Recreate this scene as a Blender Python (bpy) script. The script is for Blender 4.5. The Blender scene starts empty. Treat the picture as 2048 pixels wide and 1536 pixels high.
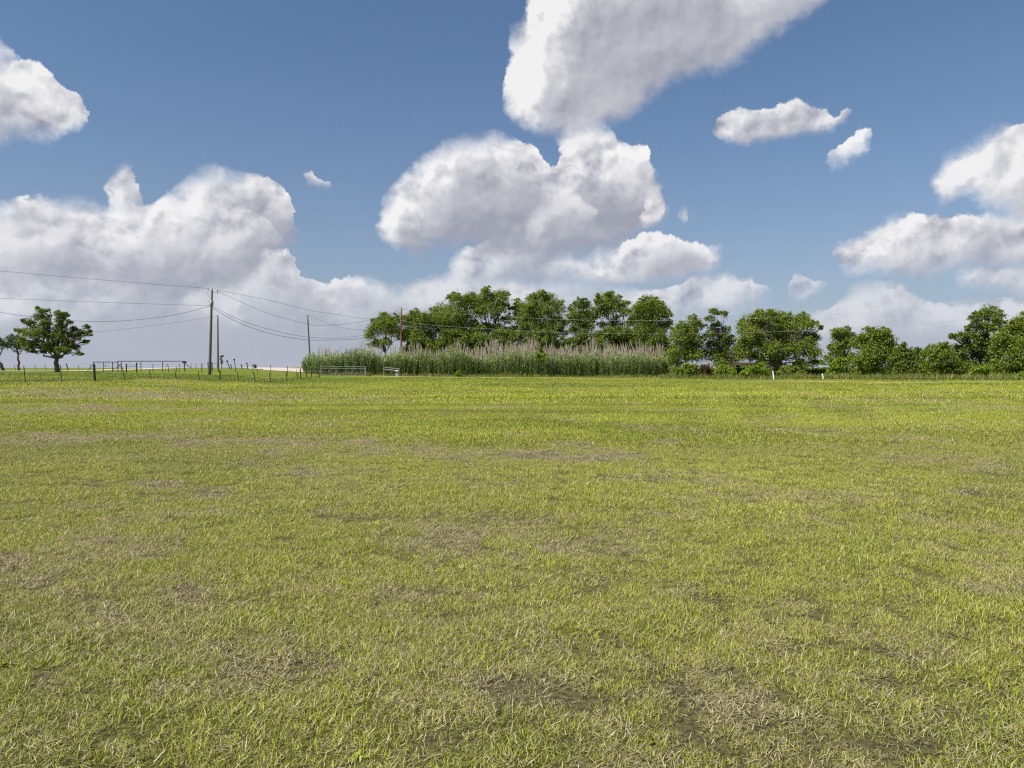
import bpy, math, random
import numpy as np
from mathutils import Vector

# ------------------------------------------------------------------ camera, sky, sun, exposure
scene = bpy.context.scene
COL = scene.collection
F, CX, CY, HOR = 1480.0, 1024.0, 768.0, 735.0       # pixels of the 2048 x 1536 photograph
EYE = 1.6
PITCH = math.atan((CY - HOR) / F)

cam_d = bpy.data.cameras.new('camera')
cam_d.sensor_width = 36.0
cam_d.lens = 36.0 * F / 2048.0
cam_d.clip_start, cam_d.clip_end = 0.05, 20000.0
cam = bpy.data.objects.new('camera', cam_d)
COL.objects.link(cam)
cam.location = (0, 0, EYE)
cam.rotation_euler = (math.pi / 2 - PITCH, 0, 0)
scene.camera = cam

scene.render.engine = 'CYCLES'
cy = scene.cycles
cy.use_denoising = False
cy.max_bounces, cy.diffuse_bounces, cy.transmission_bounces, cy.transparent_max_bounces = 5, 3, 4, 6
cy.caustics_reflective = cy.caustics_refractive = False
cy.sample_clamp_indirect = 6.0
cy.pixel_filter_type, cy.filter_width = 'BLACKMAN_HARRIS', 1.25
vs = scene.view_settings
vs.view_transform, vs.look, vs.gamma, vs.exposure = 'Standard', 'None', 1.0, 0.6
vs.use_curve_mapping = False
EXPO = 2.0 ** vs.exposure

SUN_EL, SUN_AZ = math.radians(50), math.radians(-122)   # azimuth from +Y towards +X: left, a little behind the camera
sun_dir = Vector((math.sin(SUN_AZ) * math.cos(SUN_EL), math.cos(SUN_AZ) * math.cos(SUN_EL), math.sin(SUN_EL)))
sun_l = bpy.data.lights.new('sun', 'SUN')
sun_l.energy, sun_l.angle, sun_l.color = 4.6, math.radians(0.53), (1.0, 0.955, 0.88)
sun_o = bpy.data.objects.new('sun', sun_l)
COL.objects.link(sun_o)
sun_o.rotation_euler = sun_dir.to_track_quat('Z', 'Y').to_euler()
sun_o.location = (0, 0, 60)


def px_dir(px, py):
    """direction of a photograph pixel in the world"""
    x, z = (px - CX) / F, -(py - CY) / F
    c, s = math.cos(PITCH), math.sin(PITCH)
    return Vector((x, c + z * s, -s + z * c))


def px_azel(px, py):
    d = px_dir(px, py).normalized()
    return math.atan2(d.x, d.y), math.asin(d.z)


def at(px, py, Y):
    """point of pixel (px,py) at depth Y metres"""
    d = px_dir(px, py)
    k = Y / d.y
    return Vector((d.x * k, Y, EYE + d.z * k))


# --- tiny node-expression helper
class G:
    def __init__(self, tree): self.t = tree
    def new(self, kind): return self.t.nodes.new(kind)
    def link(self, a, b): self.t.links.new(a, b)
    def put(self, sock, v):
        if isinstance(v, X): self.link(v.s, sock)
        elif isinstance(v, bpy.types.NodeSocket): self.link(v, sock)
        else:
            if isinstance(v, (int, float)) and sock.type == 'RGBA': v = (v, v, v, 1)
            sock.default_value = v
    def m(self, op, a, b=None, c=None, clamp=False):
        n = self.new('ShaderNodeMath'); n.operation = op; n.use_clamp = clamp
        for i, v in enumerate((a, b, c)):
            if v is not None: self.put(n.inputs[i], v)
        return X(self, n.outputs[0])
    def vm(self, op, a, b=None):
        n = self.new('ShaderNodeVectorMath'); n.operation = op
        self.put(n.inputs[0], a)
        if b is not None: self.put(n.inputs[1], b)
        return n.outputs['Vector']
    def noise(self, vec, scale, detail=4, rough=0.5, lac=2.0, color=False, dist=0.0):
        n = self.new('ShaderNodeTexNoise'); self.put(n.inputs['Vector'], vec)
        n.inputs['Scale'].default_value = scale; n.inputs['Detail'].default_value = detail
        n.inputs['Roughness'].default_value = rough; n.inputs['Lacunarity'].default_value = lac
        n.inputs['Distortion'].default_value = dist
        return n.outputs['Color'] if color else X(self, n.outputs[0])
    def mix(self, f, a, b):
        n = self.new('ShaderNodeMix'); n.data_type = 'RGBA'; n.clamp_factor = True
        self.put(n.inputs[0], f); self.put(n.inputs[6], a); self.put(n.inputs[7], b)
        return n.outputs[2]
    def mul(self, a, b):
        n = self.new('ShaderNodeMix'); n.data_type = 'RGBA'; n.blend_type = 'MULTIPLY'
        n.inputs[0].default_value = 1.0; self.put(n.inputs[6], a); self.put(n.inputs[7], b)
        return n.outputs[2]
    def ramp(self, f, lo, hi, smooth=True):
        n = self.new('ShaderNodeMapRange'); n.interpolation_type = 'SMOOTHSTEP' if smooth else 'LINEAR'
        n.clamp = True
        self.put(n.inputs['Value'], f); self.put(n.inputs['From Min'], lo); self.put(n.inputs['From Max'], hi)
        return X(self, n.outputs['Result'])
    def attr(self, name, kind='GEOMETRY'):
        n = self.new('ShaderNodeAttribute'); n.attribute_name = name; n.attribute_type = kind
        return X(self, n.outputs['Fac'])
    def sep(self, v):
        n = self.new('ShaderNodeSeparateXYZ'); self.put(n.inputs[0], v)
        return [X(self, o) for o in n.outputs]
    def comb(self, x, y, z):
        n = self.new('ShaderNodeCombineXYZ')
        for i, v in enumerate((x, y, z)): self.put(n.inputs[i], v)
        return n.outputs[0]


class X:
    def __init__(self, g, s): self.g, self.s = g, s
    def __add__(self, o): return self.g.m('ADD', self, o)
    __radd__ = __add__
    def __sub__(self, o): return self.g.m('SUBTRACT', self, o)
    def __rsub__(self, o): return self.g.m('SUBTRACT', o, self)
    def __mul__(self, o): return self.g.m('MULTIPLY', self, o)
    __rmul__ = __mul__
    def __truediv__(self, o): return self.g.m('DIVIDE', self, o)
    def min(self, o): return self.g.m('MINIMUM', self, o)
    def max(self, o): return self.g.m('MAXIMUM', self, o)


# cumulus clouds of the sky in layers, far to near: outlines (upper edge, lower edge) of each
# cloud as bearings and elevations, then softness of the lower edge, opacity, depth of shading, brightness, light floor
LAYERS = [
    ([([(-90, 520), (0, 500), (300, 520), (420, 560), (470, 535), (530, 510), (575, 505), (592, 540), (640, 562), (700, 556), (745, 560), (790, 580), (850, 562), (900, 545), (1000, 560), (1180, 575), (1330, 575), (1440, 545), (1500, 556), (1545, 575)],
       [(-90, 700), (300, 700), (700, 690), (1100, 680), (1500, 610), (1545, 585)]),
      ([(1590, 640), (1650, 622), (1690, 592), (1735, 570), (1790, 566), (1840, 592), (1890, 612), (1950, 598), (2048, 588), (2200, 580)], [(1590, 690), (1850, 690), (2200, 690)])], .04, .80, .05, .98, .30),
    ([([(-90, 590), (0, 578), (40, 580), (80, 600)], [(-90, 640), (0, 640), (80, 604)]),
      ([(500, 530), (530, 507), (572, 500), (588, 525), (600, 548), (640, 560), (700, 556), (738, 558)], [(500, 540), (560, 590), (640, 625), (738, 590)]),
      ([(890, 545), (930, 500), (1000, 470), (1100, 500), (1180, 530)], [(890, 560), (1000, 575), (1100, 570), (1180, 545)]),
      ([(1575, 580), (1605, 548), (1622, 560), (1652, 562)], [(1575, 588), (1610, 596), (1652, 570)]),
      ([(1905, 565), (1940, 535), (1985, 530), (2048, 525), (2200, 520)], [(1905, 570), (1960, 576), (2048, 580), (2200, 576)])], .026, .85, .03, .98, .25),
    ([([(-110, 400), (0, 410), (60, 396), (90, 388), (140, 406), (215, 398), (250, 392), (292, 400), (350, 390), (385, 368), (430, 350), (470, 350), (510, 346), (545, 354), (562, 372), (582, 402), (586, 440), (592, 480)],
       [(-110, 570), (0, 555), (150, 570), (320, 600), (480, 590), (550, 530), (592, 486)]),
      ([(756, 425), (765, 412), (790, 385), (815, 352), (850, 330), (872, 300), (915, 286), (955, 284), (1000, 270), (1030, 276), (1062, 280), (1090, 306), (1112, 322), (1132, 290), (1180, 265), (1230, 276), (1298, 284), (1310, 320), (1314, 360), (1328, 402), (1333, 425)],
       [(756, 432), (772, 488), (800, 500), (850, 512), (880, 490), (940, 500), (1000, 520), (1100, 530), (1200, 510), (1270, 475), (1333, 432)]),
      ([(1664, 505), (1700, 476), (1780, 440), (1820, 424), (1870, 420), (1920, 430), (1985, 418), (2008, 432), (2048, 412), (2150, 400), (2300, 440)], [(1664, 515), (1680, 545), (1750, 550), (1850, 540), (2048, 520), (2300, 500)])], .03, 1.0, .055, 1.0, .12),
    ([([(-140, 60), (-60, 90), (0, 112), (40, 112), (70, 124), (110, 150), (150, 198), (168, 232)], [(-140, 300), (-40, 285), (0, 282), (60, 268), (130, 268), (155, 250), (168, 236)]),
      ([(590, 345), (615, 330), (632, 348), (660, 366)], [(590, 350), (618, 362), (660, 370)]),
      ([(1002, 160), (1012, 80), (1040, 66), (1058, 40), (1060, 5), (1065, -60), (1110, -190), (1400, -230), (1650, -130), (1720, -20)],
       [(1002, 190), (1020, 214), (1050, 244), (1150, 268), (1200, 258), (1250, 240), (1300, 190), (1380, 158), (1460, 124), (1540, 74), (1620, 22), (1720, -14)]),
      ([(1862, 356), (1900, 320), (1950, 290), (2000, 262), (2060, 246), (2200, 235), (2300, 300)], [(1862, 366), (1890, 396), (1930, 380), (1965, 392), (2000, 410), (2060, 432), (2200, 420), (2300, 330)])], .024, .98, .085, .97, .30),
    ([([(-60, 60), (-10, 78), (12, 86), (38, 112)], [(-60, 112), (-10, 106), (38, 115)]),
      ([(1122, 548), (1160, 532), (1215, 498), (1255, 478), (1290, 456), (1318, 452), (1345, 478), (1400, 488), (1450, 490)],
       [(1122, 552), (1200, 564), (1300, 566), (1400, 552), (1435, 520), (1450, 494)]),
      ([(1646, 325), (1690, 286), (1715, 258), (1752, 248)], [(1646, 331), (1690, 334), (1725, 300), (1752, 254)])], .02, .96, .035, 1.0, .22),
    ([([(212, 384), (220, 356), (232, 340), (250, 334), (266, 337), (280, 352), (294, 384)], [(216, 398), (255, 412), (294, 400)]),
      ([(1118, 290), (1140, 258), (1180, 248), (1225, 258), (1235, 284)], [(1118, 300), (1180, 322), (1235, 296)]),
      ([(1272, 425), (1290, 388), (1312, 378), (1326, 410)], [(1272, 436), (1300, 452), (1326, 420)]),
      ([(1338, 432), (1355, 418), (1380, 410)], [(1338, 437), (1365, 442), (1380, 420)]),
      ([(1428, 255), (1442, 232), (1480, 216), (1520, 214), (1550, 210), (1590, 200), (1640, 226), (1655, 242), (1680, 226), (1700, 216)],
       [(1428, 268), (1440, 286), (1500, 292), (1560, 278), (1650, 272), (1680, 250), (1700, 222)])], .014, .93, .03, .96, .24),
    ([([(-40, 470), (60, 446), (130, 440), (200, 472), (260, 455), (330, 500)], [(-40, 530), (120, 545), (330, 525)]),
      ([(400, 470), (450, 430), (510, 424), (565, 470)], [(400, 490), (480, 525), (565, 490)]),
      ([(1050, 462), (1075, 415), (1115, 385), (1160, 392), (1205, 425)], [(1050, 470), (1120, 500), (1205, 450)]),
      ([(1230, 338), (1250, 298), (1290, 288), (1310, 322)], [(1230, 350), (1270, 372), (1310, 335)])], .04, .50, .035, 1.0, .30),
]


def build_world():
    w = bpy.data.worlds.new('World'); scene.world = w; w.use_nodes = True
    nt = w.node_tree; nt.nodes.clear(); g = G(nt)
    sky = g.new('ShaderNodeTexSky'); sky.sky_type = 'NISHITA'; sky.sun_disc = False
    sky.sun_elevation = SUN_EL; sky.sun_rotation = SUN_AZ
    sky.altitude = 200; sky.air_density = 1.0; sky.dust_density = 0.5; sky.ozone_density = 1.4
    tc = g.new('ShaderNodeTexCoord'); d = tc.outputs['Generated']
    dx, dy, dz = g.sep(d)
    az = g.m('ARCTAN2', dx, dy); el = g.m('ARCSINE', dz)
    # turbulence shared by all the clouds
    wl = g.sep(g.noise(d, 9.0, 1, .5, color=True))
    wf = g.sep(g.noise(d, 32.0, 5, .62, color=True))
    azw = az + (wl[0] - .5) * .028 + (wf[0] - .5) * .032
    elw = el + (wl[1] - .5) * .028 + (wf[1] - .5) * .032
    B1 = g.noise(d, 15.0, 5, .50)
    B2 = g.noise(g.vm('ADD', d, (-.009, 0, .0125)), 15.0, 5, .50)
    def billow(off):
        n = g.new('ShaderNodeTexVoronoi'); n.voronoi_dimensions = '2D'; n.feature = 'F1'
        n.inputs['Scale'].default_value = 26.0; n.inputs['Detail'].default_value = 2.0; n.inputs['Roughness'].default_value = .55
        g.put(n.inputs['Vector'], g.comb(azw + off[0], elw * 1.15 + off[1], 0.0))
        return X(g, n.outputs['Distance'])
    ew = g.ramp(wl[2] + wl[0] * .4 - wl[1] * .3, .46, .68) *   .020 + .0018          # crisp here, torn and thin there
    puff = billow((-.006, .009)) - billow((0, 0))
    emb = (B1 - B2) * .75 + puff * .10
    soft = wf[2] * .45 + wl[2] * .55
    # blue of the sky: Nishita, toned to the air of the day, whitening into haze near the horizon
    S = 0.1
    k = 1.0 / (S * EXPO)
    elc = el.max(0.0)
    air = g.m('EXPONENT', elc * (-1 / .22))
    base = g.mul(sky.outputs[0], g.mix(air, tuple(q * 1.19 / EXPO for q in (.69, .83, .93)) + (1,), tuple(q * 1.19 / EXPO for q in (.36, .47, .565)) + (1,)))
    hz = g.m('EXPONENT', elc * (-1 / .13))
    HAZE = (.462 * k, .488 * k, .596 * k, 1)
    col = g.mix(hz * .95, base, HAZE)
    far = g.m('EXPONENT', elc * (-1 / .075)) * .92

    def ev(layer, which, a):
        n = g.new('ShaderNodeFloatCurve')
        c = n.mapping.curves[0]
        n.mapping.use_clip = False
        off = .07 if which else -.07
        P = []
        for cl in layer:
            p = [px_azel(*q) for q in cl[which]]
            P += [(p[0][0] - .012, p[0][1] + off)] + p + [(p[-1][0] + .012, p[-1][1] + off)]
        P = [(-.79, P[0][1])] + P + [(.79, P[-1][1])]
        Q, last = [], -9
        for q, e in P:
            q = max(q, last + .0012); last = q
            Q.append(((q + .8) / 1.6, e / .9 + .15))
        while len(c.points) < len(Q): c.points.new(.5, .5)
        for p, q in zip(c.points, Q):
            p.location = q; p.handle_type = 'VECTOR'
        n.mapping.update()
        g.put(n.inputs['Value'], (a + .8) / 1.6)
        return (X(g, n.outputs[0]) - .15) * .9

    for layer, sb, op, sh, br, fl in LAYERS:
        up = ev(layer, 0, azw) - elw; dn = elw - ev(layer, 1, azw)
        aT = g.ramp(up + (B1 - .5) * .012 - ew * .25, ew * -.9, ew)
        aB = g.ramp(dn + (soft - .5) * sb * 1.8, -sb * .45, sb * .75)
        alpha = aT * aB * op
        dep = ev(layer, 0, azw - sh * .6) - elw          # how deep below the lit side
        lit = 1.0 - g.ramp(dep + (B1 - .5) * sh * 3.0, -sh * .3, sh * 1.75)
        L = g.m('ADD', lit * (.84 + emb * 5.2) + emb * 1.1, (wl[2] - .5) * .5 + (fl - .05), clamp=True)
        cc = g.mix(L, (.34 * br * k, .355 * br * k, .43 * br * k, 1), (.93 * br * k, .922 * br * k, .925 * br * k, 1))
        col = g.mix(alpha, col, g.mix(far, cc, HAZE))
    # the same weather goes on all round and overhead
    out = g.ramp(g.m('ABSOLUTE', az), .66, .86).max(g.ramp(el, .56, .74))
    pv = g.comb(dx / (dz.max(0.0) + .22), dy / (dz.max(0.0) + .22), 0.0)
    gn = g.noise(pv, 1.9, 5, .56)
    ga = g.ramp(gn, .53, .62) * out
    gl = g.m('MULTIPLY', 1.15 - (gn - .53) * 4.5 + emb * 3.0, 1.0, clamp=True)
    gc = g.mix(gl, (.36 * k, .375 * k, .445 * k, 1), (.80 * k, .795 * k, .805 * k, 1))
    gc = g.mix(far, gc, HAZE)
    col = g.mix(ga, col, gc)
    bg = g.new('ShaderNodeBackground'); g.put(bg.inputs['Color'], col); bg.inputs['Strength'].default_value = S
    o = g.new('ShaderNodeOutputWorld'); g.link(bg.outputs[0], o.inputs['Surface'])
    w.cycles.sampling_method = 'MANUAL'; w.cycles.sample_map_resolution = 512


build_world()

# ------------------------------------------------------------------ helpers
rng = np.random.default_rng(7)
random.seed(7)


def _hash(ix, iy, seed):
    h = (ix.astype(np.int64) * 374761393 + iy.astype(np.int64) * 668265263 + seed * 974634777) & 0xffffffff
    h = ((h ^ (h >> 13)) * 1274126177) & 0xffffffff
    return ((h ^ (h >> 16)) & 0xffff) / 65535.0


def vnoise(x, y, seed=0):
    x, y = np.asarray(x, float), np.asarray(y, float)
    ix, iy = np.floor(x), np.floor(y)
    fx, fy = x - ix, y - iy
    fx, fy = fx * fx * (3 - 2 * fx), fy * fy * (3 - 2 * fy)
    a, b = _hash(ix, iy, seed), _hash(ix + 1, iy, seed)
    c, d = _hash(ix, iy + 1, seed), _hash(ix + 1, iy + 1, seed)
    return (a * (1 - fx) + b * fx) * (1 - fy) + (c * (1 - fx) + d * fx) * fy


def fbm(x, y, s, o=4, seed=0):
    x, y = np.asarray(x, float), np.asarray(y, float)
    t, amp, tot = 0.0, 1.0, 0.0
    for i in range(o):
        t = t + amp * vnoise(x * s + 13.7 * i, y * s - 7.1 * i, seed + i); tot += amp
        amp *= .5; s *= 2.03
    return t / tot


def sstep(a, b, x):
    t = np.clip((x - a) / (b - a), 0, 1)
    return t * t * (3 - 2 * t)


def mesh_obj(name, V, Fc, mat, parent=None, attrs=None, smooth=False, mats=None):
    """V (n,3); Fc: list of faces or int array (m,3|4); attrs: point attributes"""
    me = bpy.data.meshes.new(name)
    V = np.asarray(V, np.float32)
    if isinstance(Fc, np.ndarray):
        k = Fc.shape[1]
        me.vertices.add(len(V)); me.vertices.foreach_set('co', V.ravel())
        me.loops.add(Fc.size); me.loops.foreach_set('vertex_index', Fc.astype(np.int32).ravel())
        me.polygons.add(len(Fc)); me.polygons.foreach_set('loop_start', np.arange(0, Fc.size, k, dtype=np.int32))
        me.update(calc_edges=True)
    else:
        me.from_pydata(V.tolist(), [], [tuple(f) for f in Fc]); me.update()
    if smooth: me.polygons.foreach_set('use_smooth', np.ones(len(me.polygons), bool))
    for k, a in (attrs or {}).items():
        at_ = me.attributes.new(k, 'FLOAT', 'POINT'); at_.data.foreach_set('value', np.asarray(a, np.float32))
    if mat: me.materials.append(mat)
    o = bpy.data.objects.new(name, me); COL.objects.link(o)
    if parent: o.parent = parent
    return o


def empty(name, loc):
    o = bpy.data.objects.new(name, None); COL.objects.link(o)
    o.location = loc; o.empty_display_size = .3
    return o


def tag(o, label=None, cat=None, group=None, kind=None):
    for k, v in (('label', label), ('category', cat), ('group', group), ('kind', kind)):
        if v: o[k] = v
    return o


class MB:
    """collects tubes and boxes into one mesh"""
    def __init__(self): self.v, self.f = [], []
    def tube(self, pts, rad, n=8, cap=True):
        pts = [Vector(p) for p in pts]
        if not isinstance(rad, (list, tuple)): rad = [rad] * len(pts)
        b0 = len(self.v)
        for i, p in enumerate(pts):
            t = (pts[min(i + 1, len(pts) - 1)] - pts[max(i - 1, 0)]).normalized()
            u = t.orthogonal().normalized() if abs(t.z) < .9 else t.cross(Vector((0, 1, 0))).normalized()
            if i and u.dot(pu) < 0: u = -u
            if i: u = (pu - t * pu.dot(t)).normalized()
            pu = u
            w = t.cross(u)
            for j in range(n):
                a = 2 * math.pi * j / n
                self.v.append(p + (u * math.cos(a) + w * math.sin(a)) * rad[i])
        for i in range(len(pts) - 1):
            for j in range(n):
                a, b = b0 + i * n + j, b0 + i * n + (j + 1) % n
                self.f.append((a, b, b + n, a + n))
        if cap:
            self.f.append(tuple(b0 + j for j in range(n))[::-1])
            e = b0 + (len(pts) - 1) * n
            self.f.append(tuple(e + j for j in range(n)))
        return self
    def box(self, c, size, rot=None):
        c = Vector(c); b0 = len(self.v); sx, sy, sz = [q / 2 for q in size]
        for x in (-sx, sx):
            for y in (-sy, sy):
                for z in (-sz, sz):
                    p = Vector((x, y, z))
                    if rot: p = rot @ p
                    self.v.append(c + p)
        for q in ((0, 1, 3, 2), (4, 6, 7, 5), (0, 4, 5, 1), (2, 3, 7, 6), (0, 2, 6, 4), (1, 5, 7, 3)):
            self.f.append(tuple(b0 + i for i in q))
        return self
    def build(self, name, mat, parent=None, smooth=False):
        v = self.v
        if parent is not None:
            v = [p - parent.location for p in v]
        return mesh_obj(name, np.array([tuple(p) for p in v]), self.f, mat, parent, smooth=smooth)


# ------------------------------------------------------------------ terrain
TY = [0, 15, 30, 50, 60, 75, 88, 100, 130, 200, 400, 1000, 4000]
TX = [-300, 100, 300, 440, 541, 640, 900, 1330, 1700, 2048, 2400]
TZ = {  # heights down each bearing
    -300: [0, .05, .22, .48, .60, .85, 1.02, 1.13, 1.50, 1.46, 1.33, .9, -2],
    100:  [0, .05, .20, .46, .60, .85, 1.03, 1.13, 1.51, 1.46, 1.33, .9, -2],
    300:  [0, .03, .13, .33, .46, .75, 1.00, 1.19, 1.51, 1.46, 1.33, .9, -2],
    440:  [0, .01, .04, .10, .12, .34, 1.10, 1.25, 1.51, 1.47, 1.33, .9, -2],
    541:  [0, .0, .0, .0, .0, .03, .74, 1.06, 1.39, 1.55, 1.36, .9, -2],
    640:  [0, .0, .0, .02, .05, .20, .52, .98, 1.36, 1.88, 1.4, .9, -2],
    900:  [0, .0, .02, .06, .10, .28, .46, .50, .70, 1.0, 1.2, .9, -2],
    1330: [0, .0, .02, .06, .10, .18, .34, .48, .60, .8, 1.0, .8, -2],
    1700: [0, .0, .02, .06, .11, .38, .50, .58, .70, .9, 1.0, .8, -2],
    2048: [0, .0, .05, .18, .34, .50, .60, .68, .80, .9, 1.0, .8, -2],
    2400: [0, .0, .05, .20, .36, .50, .60, .68, .80, .9, 1.0, .8, -2],
}
_Z = np.array([TZ[c] for c in TX])


def tz(x, y):
    """height of the ground"""
    x, y = np.atleast_1d(np.asarray(x, float)), np.atleast_1d(np.asarray(y, float))
    Y = np.clip(y, 0, 4000)
    c = np.clip(x / np.maximum(Y, 12.0) * F + CX, TX[0], TX[-1])
    def sm(grid, q):
        g_ = np.asarray(grid, float)
        i = np.clip(np.searchsorted(g_, q, 'right') - 1, 0, len(g_) - 2)
        t = (q - g_[i]) / (g_[i + 1] - g_[i])
        return i, t
    i, t = sm(TX, c); j, s = sm(TY, Y)
    t = t * t * (3 - 2 * t)
    # monotone cubic in distance, smooth blend in bearing
    TYa = np.array(TY, float); h = np.diff(TYa)
    D = np.diff(_Z, axis=1) / h
    M = np.zeros_like(_Z); M[:, 0] = D[:, 0]; M[:, -1] = D[:, -1]
    same = D[:, :-1] * D[:, 1:] > 0
    M[:, 1:-1] = np.where(same, 2 * D[:, :-1] * D[:, 1:] / (D[:, :-1] + D[:, 1:] + 1e-12), 0)
    def her(ii):
        z0, z1, m0, m1, hh = _Z[ii, j], _Z[ii, j + 1], M[ii, j], M[ii, j + 1], h[j]
        return (2 * s**3 - 3 * s**2 + 1) * z0 + (s**3 - 2 * s**2 + s) * hh * m0 + (-2 * s**3 + 3 * s**2) * z1 + (s**3 - s**2) * hh * m1
    z = her(i) * (1 - t) + her(i + 1) * t
    z = z + (fbm(x, y, .22, 3, 5) - .5) * .09 * sstep(1, 6, np.hypot(x, y)) * (1 - .75 * sstep(40, 90, np.hypot(x, y)))
    return z


def gz(x, y): return float(tz(x, y)[0])


def gp(px, Y, dz=0.0):
    """point on the ground seen at column px, depth Y"""
    d = px_dir(px, HOR); x = d.x / d.y * Y
    return Vector((x, Y, gz(x, Y) + dz))


def px_ground(px, py):
    Y = EYE * F / (py - HOR)
    return (px - CX) / F * Y, Y


# dry and bare patches of the turf: photograph position, half-size in pixels, strength
PATCH = [(420, 985, 60, 16, 1), (330, 975, 80, 14, .7), (1965, 940, 85, 14, 1.1), (1155, 895, 70, 12, .8), (1000, 912, 90, 14, .5), (1120, 915, 110, 14, .6),
         (1085, 1365, 110, 45, .9), (1230, 1410, 90, 35, .9), (1050, 1320, 60, 30, .6), (375, 1190, 45, 22, 1), (225, 1242, 45, 24, 1), (1020, 1115, 60, 22, .7), (1020, 1145, 60, 18, .6),
         (650, 978, 60, 12, .6), (590, 945, 60, 12, .7), (820, 890, 40, 8, .7), (540, 905, 30, 8, .8), (60, 1165, 50, 16, .7), (90, 1370, 70, 30, .6), (620, 1180, 60, 18, .4),
         (1250, 1105, 50, 16, .5), (560, 1470, 90, 35, .7), (1740, 1440, 60, 24, .8), (1550, 1290, 50, 18, .4), (1900, 1315, 60, 18, .5), (1600, 1205, 40, 14, .4), (1300, 940, 50, 8, .6),
         (1340, 885, 40, 6, .5), (700, 1040, 60, 12, .5), (250, 870, 60, 5, .8), (1000, 970, 90, 12, .5), (1950, 985, 60, 12, .6), (210, 1055, 40, 10, .5),
         # broad brown swathes
         (300, 797, 470, 11, .95), (60, 885, 280, 15, .95), (480, 884, 360, 18, .80), (230, 823, 240, 6, .9), (60, 830, 120, 8, .8), (850, 908, 330, 18, .55), (1130, 912, 150, 18, .8), (1000, 1080, 330, 40, .55), (1350, 960, 200, 20, .4), (950, 1300, 600, 160, .24), (250, 1250, 300, 90, .24), (1650, 1250, 400, 70, .16), (600, 1480, 700, 70, .24)]
LIME = [(1250, 838, 170, 9, 1), (1420, 965, 330, 50, 1), (1560, 1010, 300, 45, .8), (700, 850, 380, 22, .7), (1900, 835, 200, 14, .8), (1800, 960, 120, 20, .6), (800, 1000, 200, 20, .7), (130, 950, 220, 22, .7), (330, 850, 330, 10, .8), (950, 868, 300, 14, .7), (1000, 985, 120, 12, .6), (1450, 790, 400, 6, .6), (1000, 800, 300, 10, .5), (1850, 1130, 160, 40, .6), (1950, 1400, 150, 60, .4)]
LUSHP = [(1350, 835, 130, 5, 1), (1120, 850, 240, 10, .5), (150, 850, 300, 8, .8), (560, 1340, 120, 60, .6), (1750, 1100, 160, 60, .5), (1500, 880, 300, 16, .35), (1640, 815, 200, 5, .8), (700, 1080, 90, 20, .5)]


def blobs(x, y, L):
    t = np.zeros_like(x)
    Y = np.maximum(y, .8)
    px, py = x / Y * F + CX, EYE * F / Y + HOR
    wob = (fbm(x, y, 1.1, 3, 31) - .5) * 1.3
    for a, b, rx, ry, s in L:
        q = np.sqrt(((px - a) / rx) ** 2 + ((py - b) / ry) ** 2) + wob
        t = np.maximum(t, s * (1 - sstep(.35, 1.25, q)))
    return t


def dryness(x, y):
    n = fbm(x, y, .55, 4, 3); big = fbm(x * .6, y, .09, 3, 11)
    d = sstep(.52, .76, n) * .42 + sstep(.46, .68, big) * .12 + sstep(.54, .72, fbm(x, y, 1.9, 3, 77)) * .45 * (1 - sstep(6, 13, y))
    near = 1 - sstep(60, 75, y)
    return np.clip(np.maximum(d * near, blobs(x, y, PATCH) * near * (.30 + 1.05 * sstep(.34, .66, fbm(x, y * .8, 1.9, 4, 21)))), 0, 1.1)


def limeness(x, y):
    return np.clip(np.maximum(blobs(x, y, LIME), sstep(.5, .7, fbm(x * .8, y, .16, 3, 87)) * .5) * (1 - sstep(62, 74, y)) + sstep(.52, .62, fbm(x * .06 + 9, y * .38 - x * .03, 1.0, 3, 63)) * sstep(14, 24, y) * (1 - sstep(62, 74, y)) * .75 + sstep(-.1, .5, np.sin((x - .28 * y + 1.2 * fbm(x, y, .12, 2, 65)) * 2.05)) * sstep(17, 24, y) * (1 - sstep(50, 66, y)) * sstep(.12, .24, x / np.maximum(y, 1)) * .55, 0, 1)


def lushness(x, y):
    n = fbm(x + 40, y - 9, .35, 3, 17)
    l = sstep(.52, .72, n) * .55
    # fenced paddock, roadside and the strip along the trees stay green
    px = x / np.maximum(y, 5) * F + CX
    edge = np.interp(px, [0, 33, 188, 300, 440, 541, 640, 800, 1330, 1700, 2048], [51, 52.5, 58, 66, 72, 75.5, 74, 78, 82, 72, 62])
    g_ = sstep(-.6, .6, y - edge + (fbm(x, y, .5, 2, 9) - .5) * 1.5) * np.where(px < 700, 1.0, .55)
    band = sstep(.50, .62, fbm(x * .05 + 3, y * .42 + x * .02, 1.0, 3, 61)) * sstep(14, 24, y) * .9
    return np.clip(np.maximum(np.maximum(np.maximum(l, band), blobs(x, y, LUSHP)), g_), 0, 1)


# ------------------------------------------------------------------ materials
def material(name, rough=.8, spec=.25):
    m = bpy.data.materials.new(name); m.use_nodes = True
    nt = m.node_tree; nt.nodes.clear(); g = G(nt)
    b = g.new('ShaderNodeBsdfPrincipled'); b.inputs['Roughness'].default_value = rough
    b.inputs['Specular IOR Level'].default_value = spec
    o = g.new('ShaderNodeOutputMaterial'); g.link(b.outputs[0], o.inputs[0])
    return m, g, b, o


def bump(g, b, h, strength=.5, dist=.05):
    n = g.new('ShaderNodeBump'); n.inputs['Strength'].default_value = strength; n.inputs['Distance'].default_value = dist
    g.put(n.inputs['Height'], h); g.link(n.outputs[0], b.inputs['Normal'])


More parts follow.
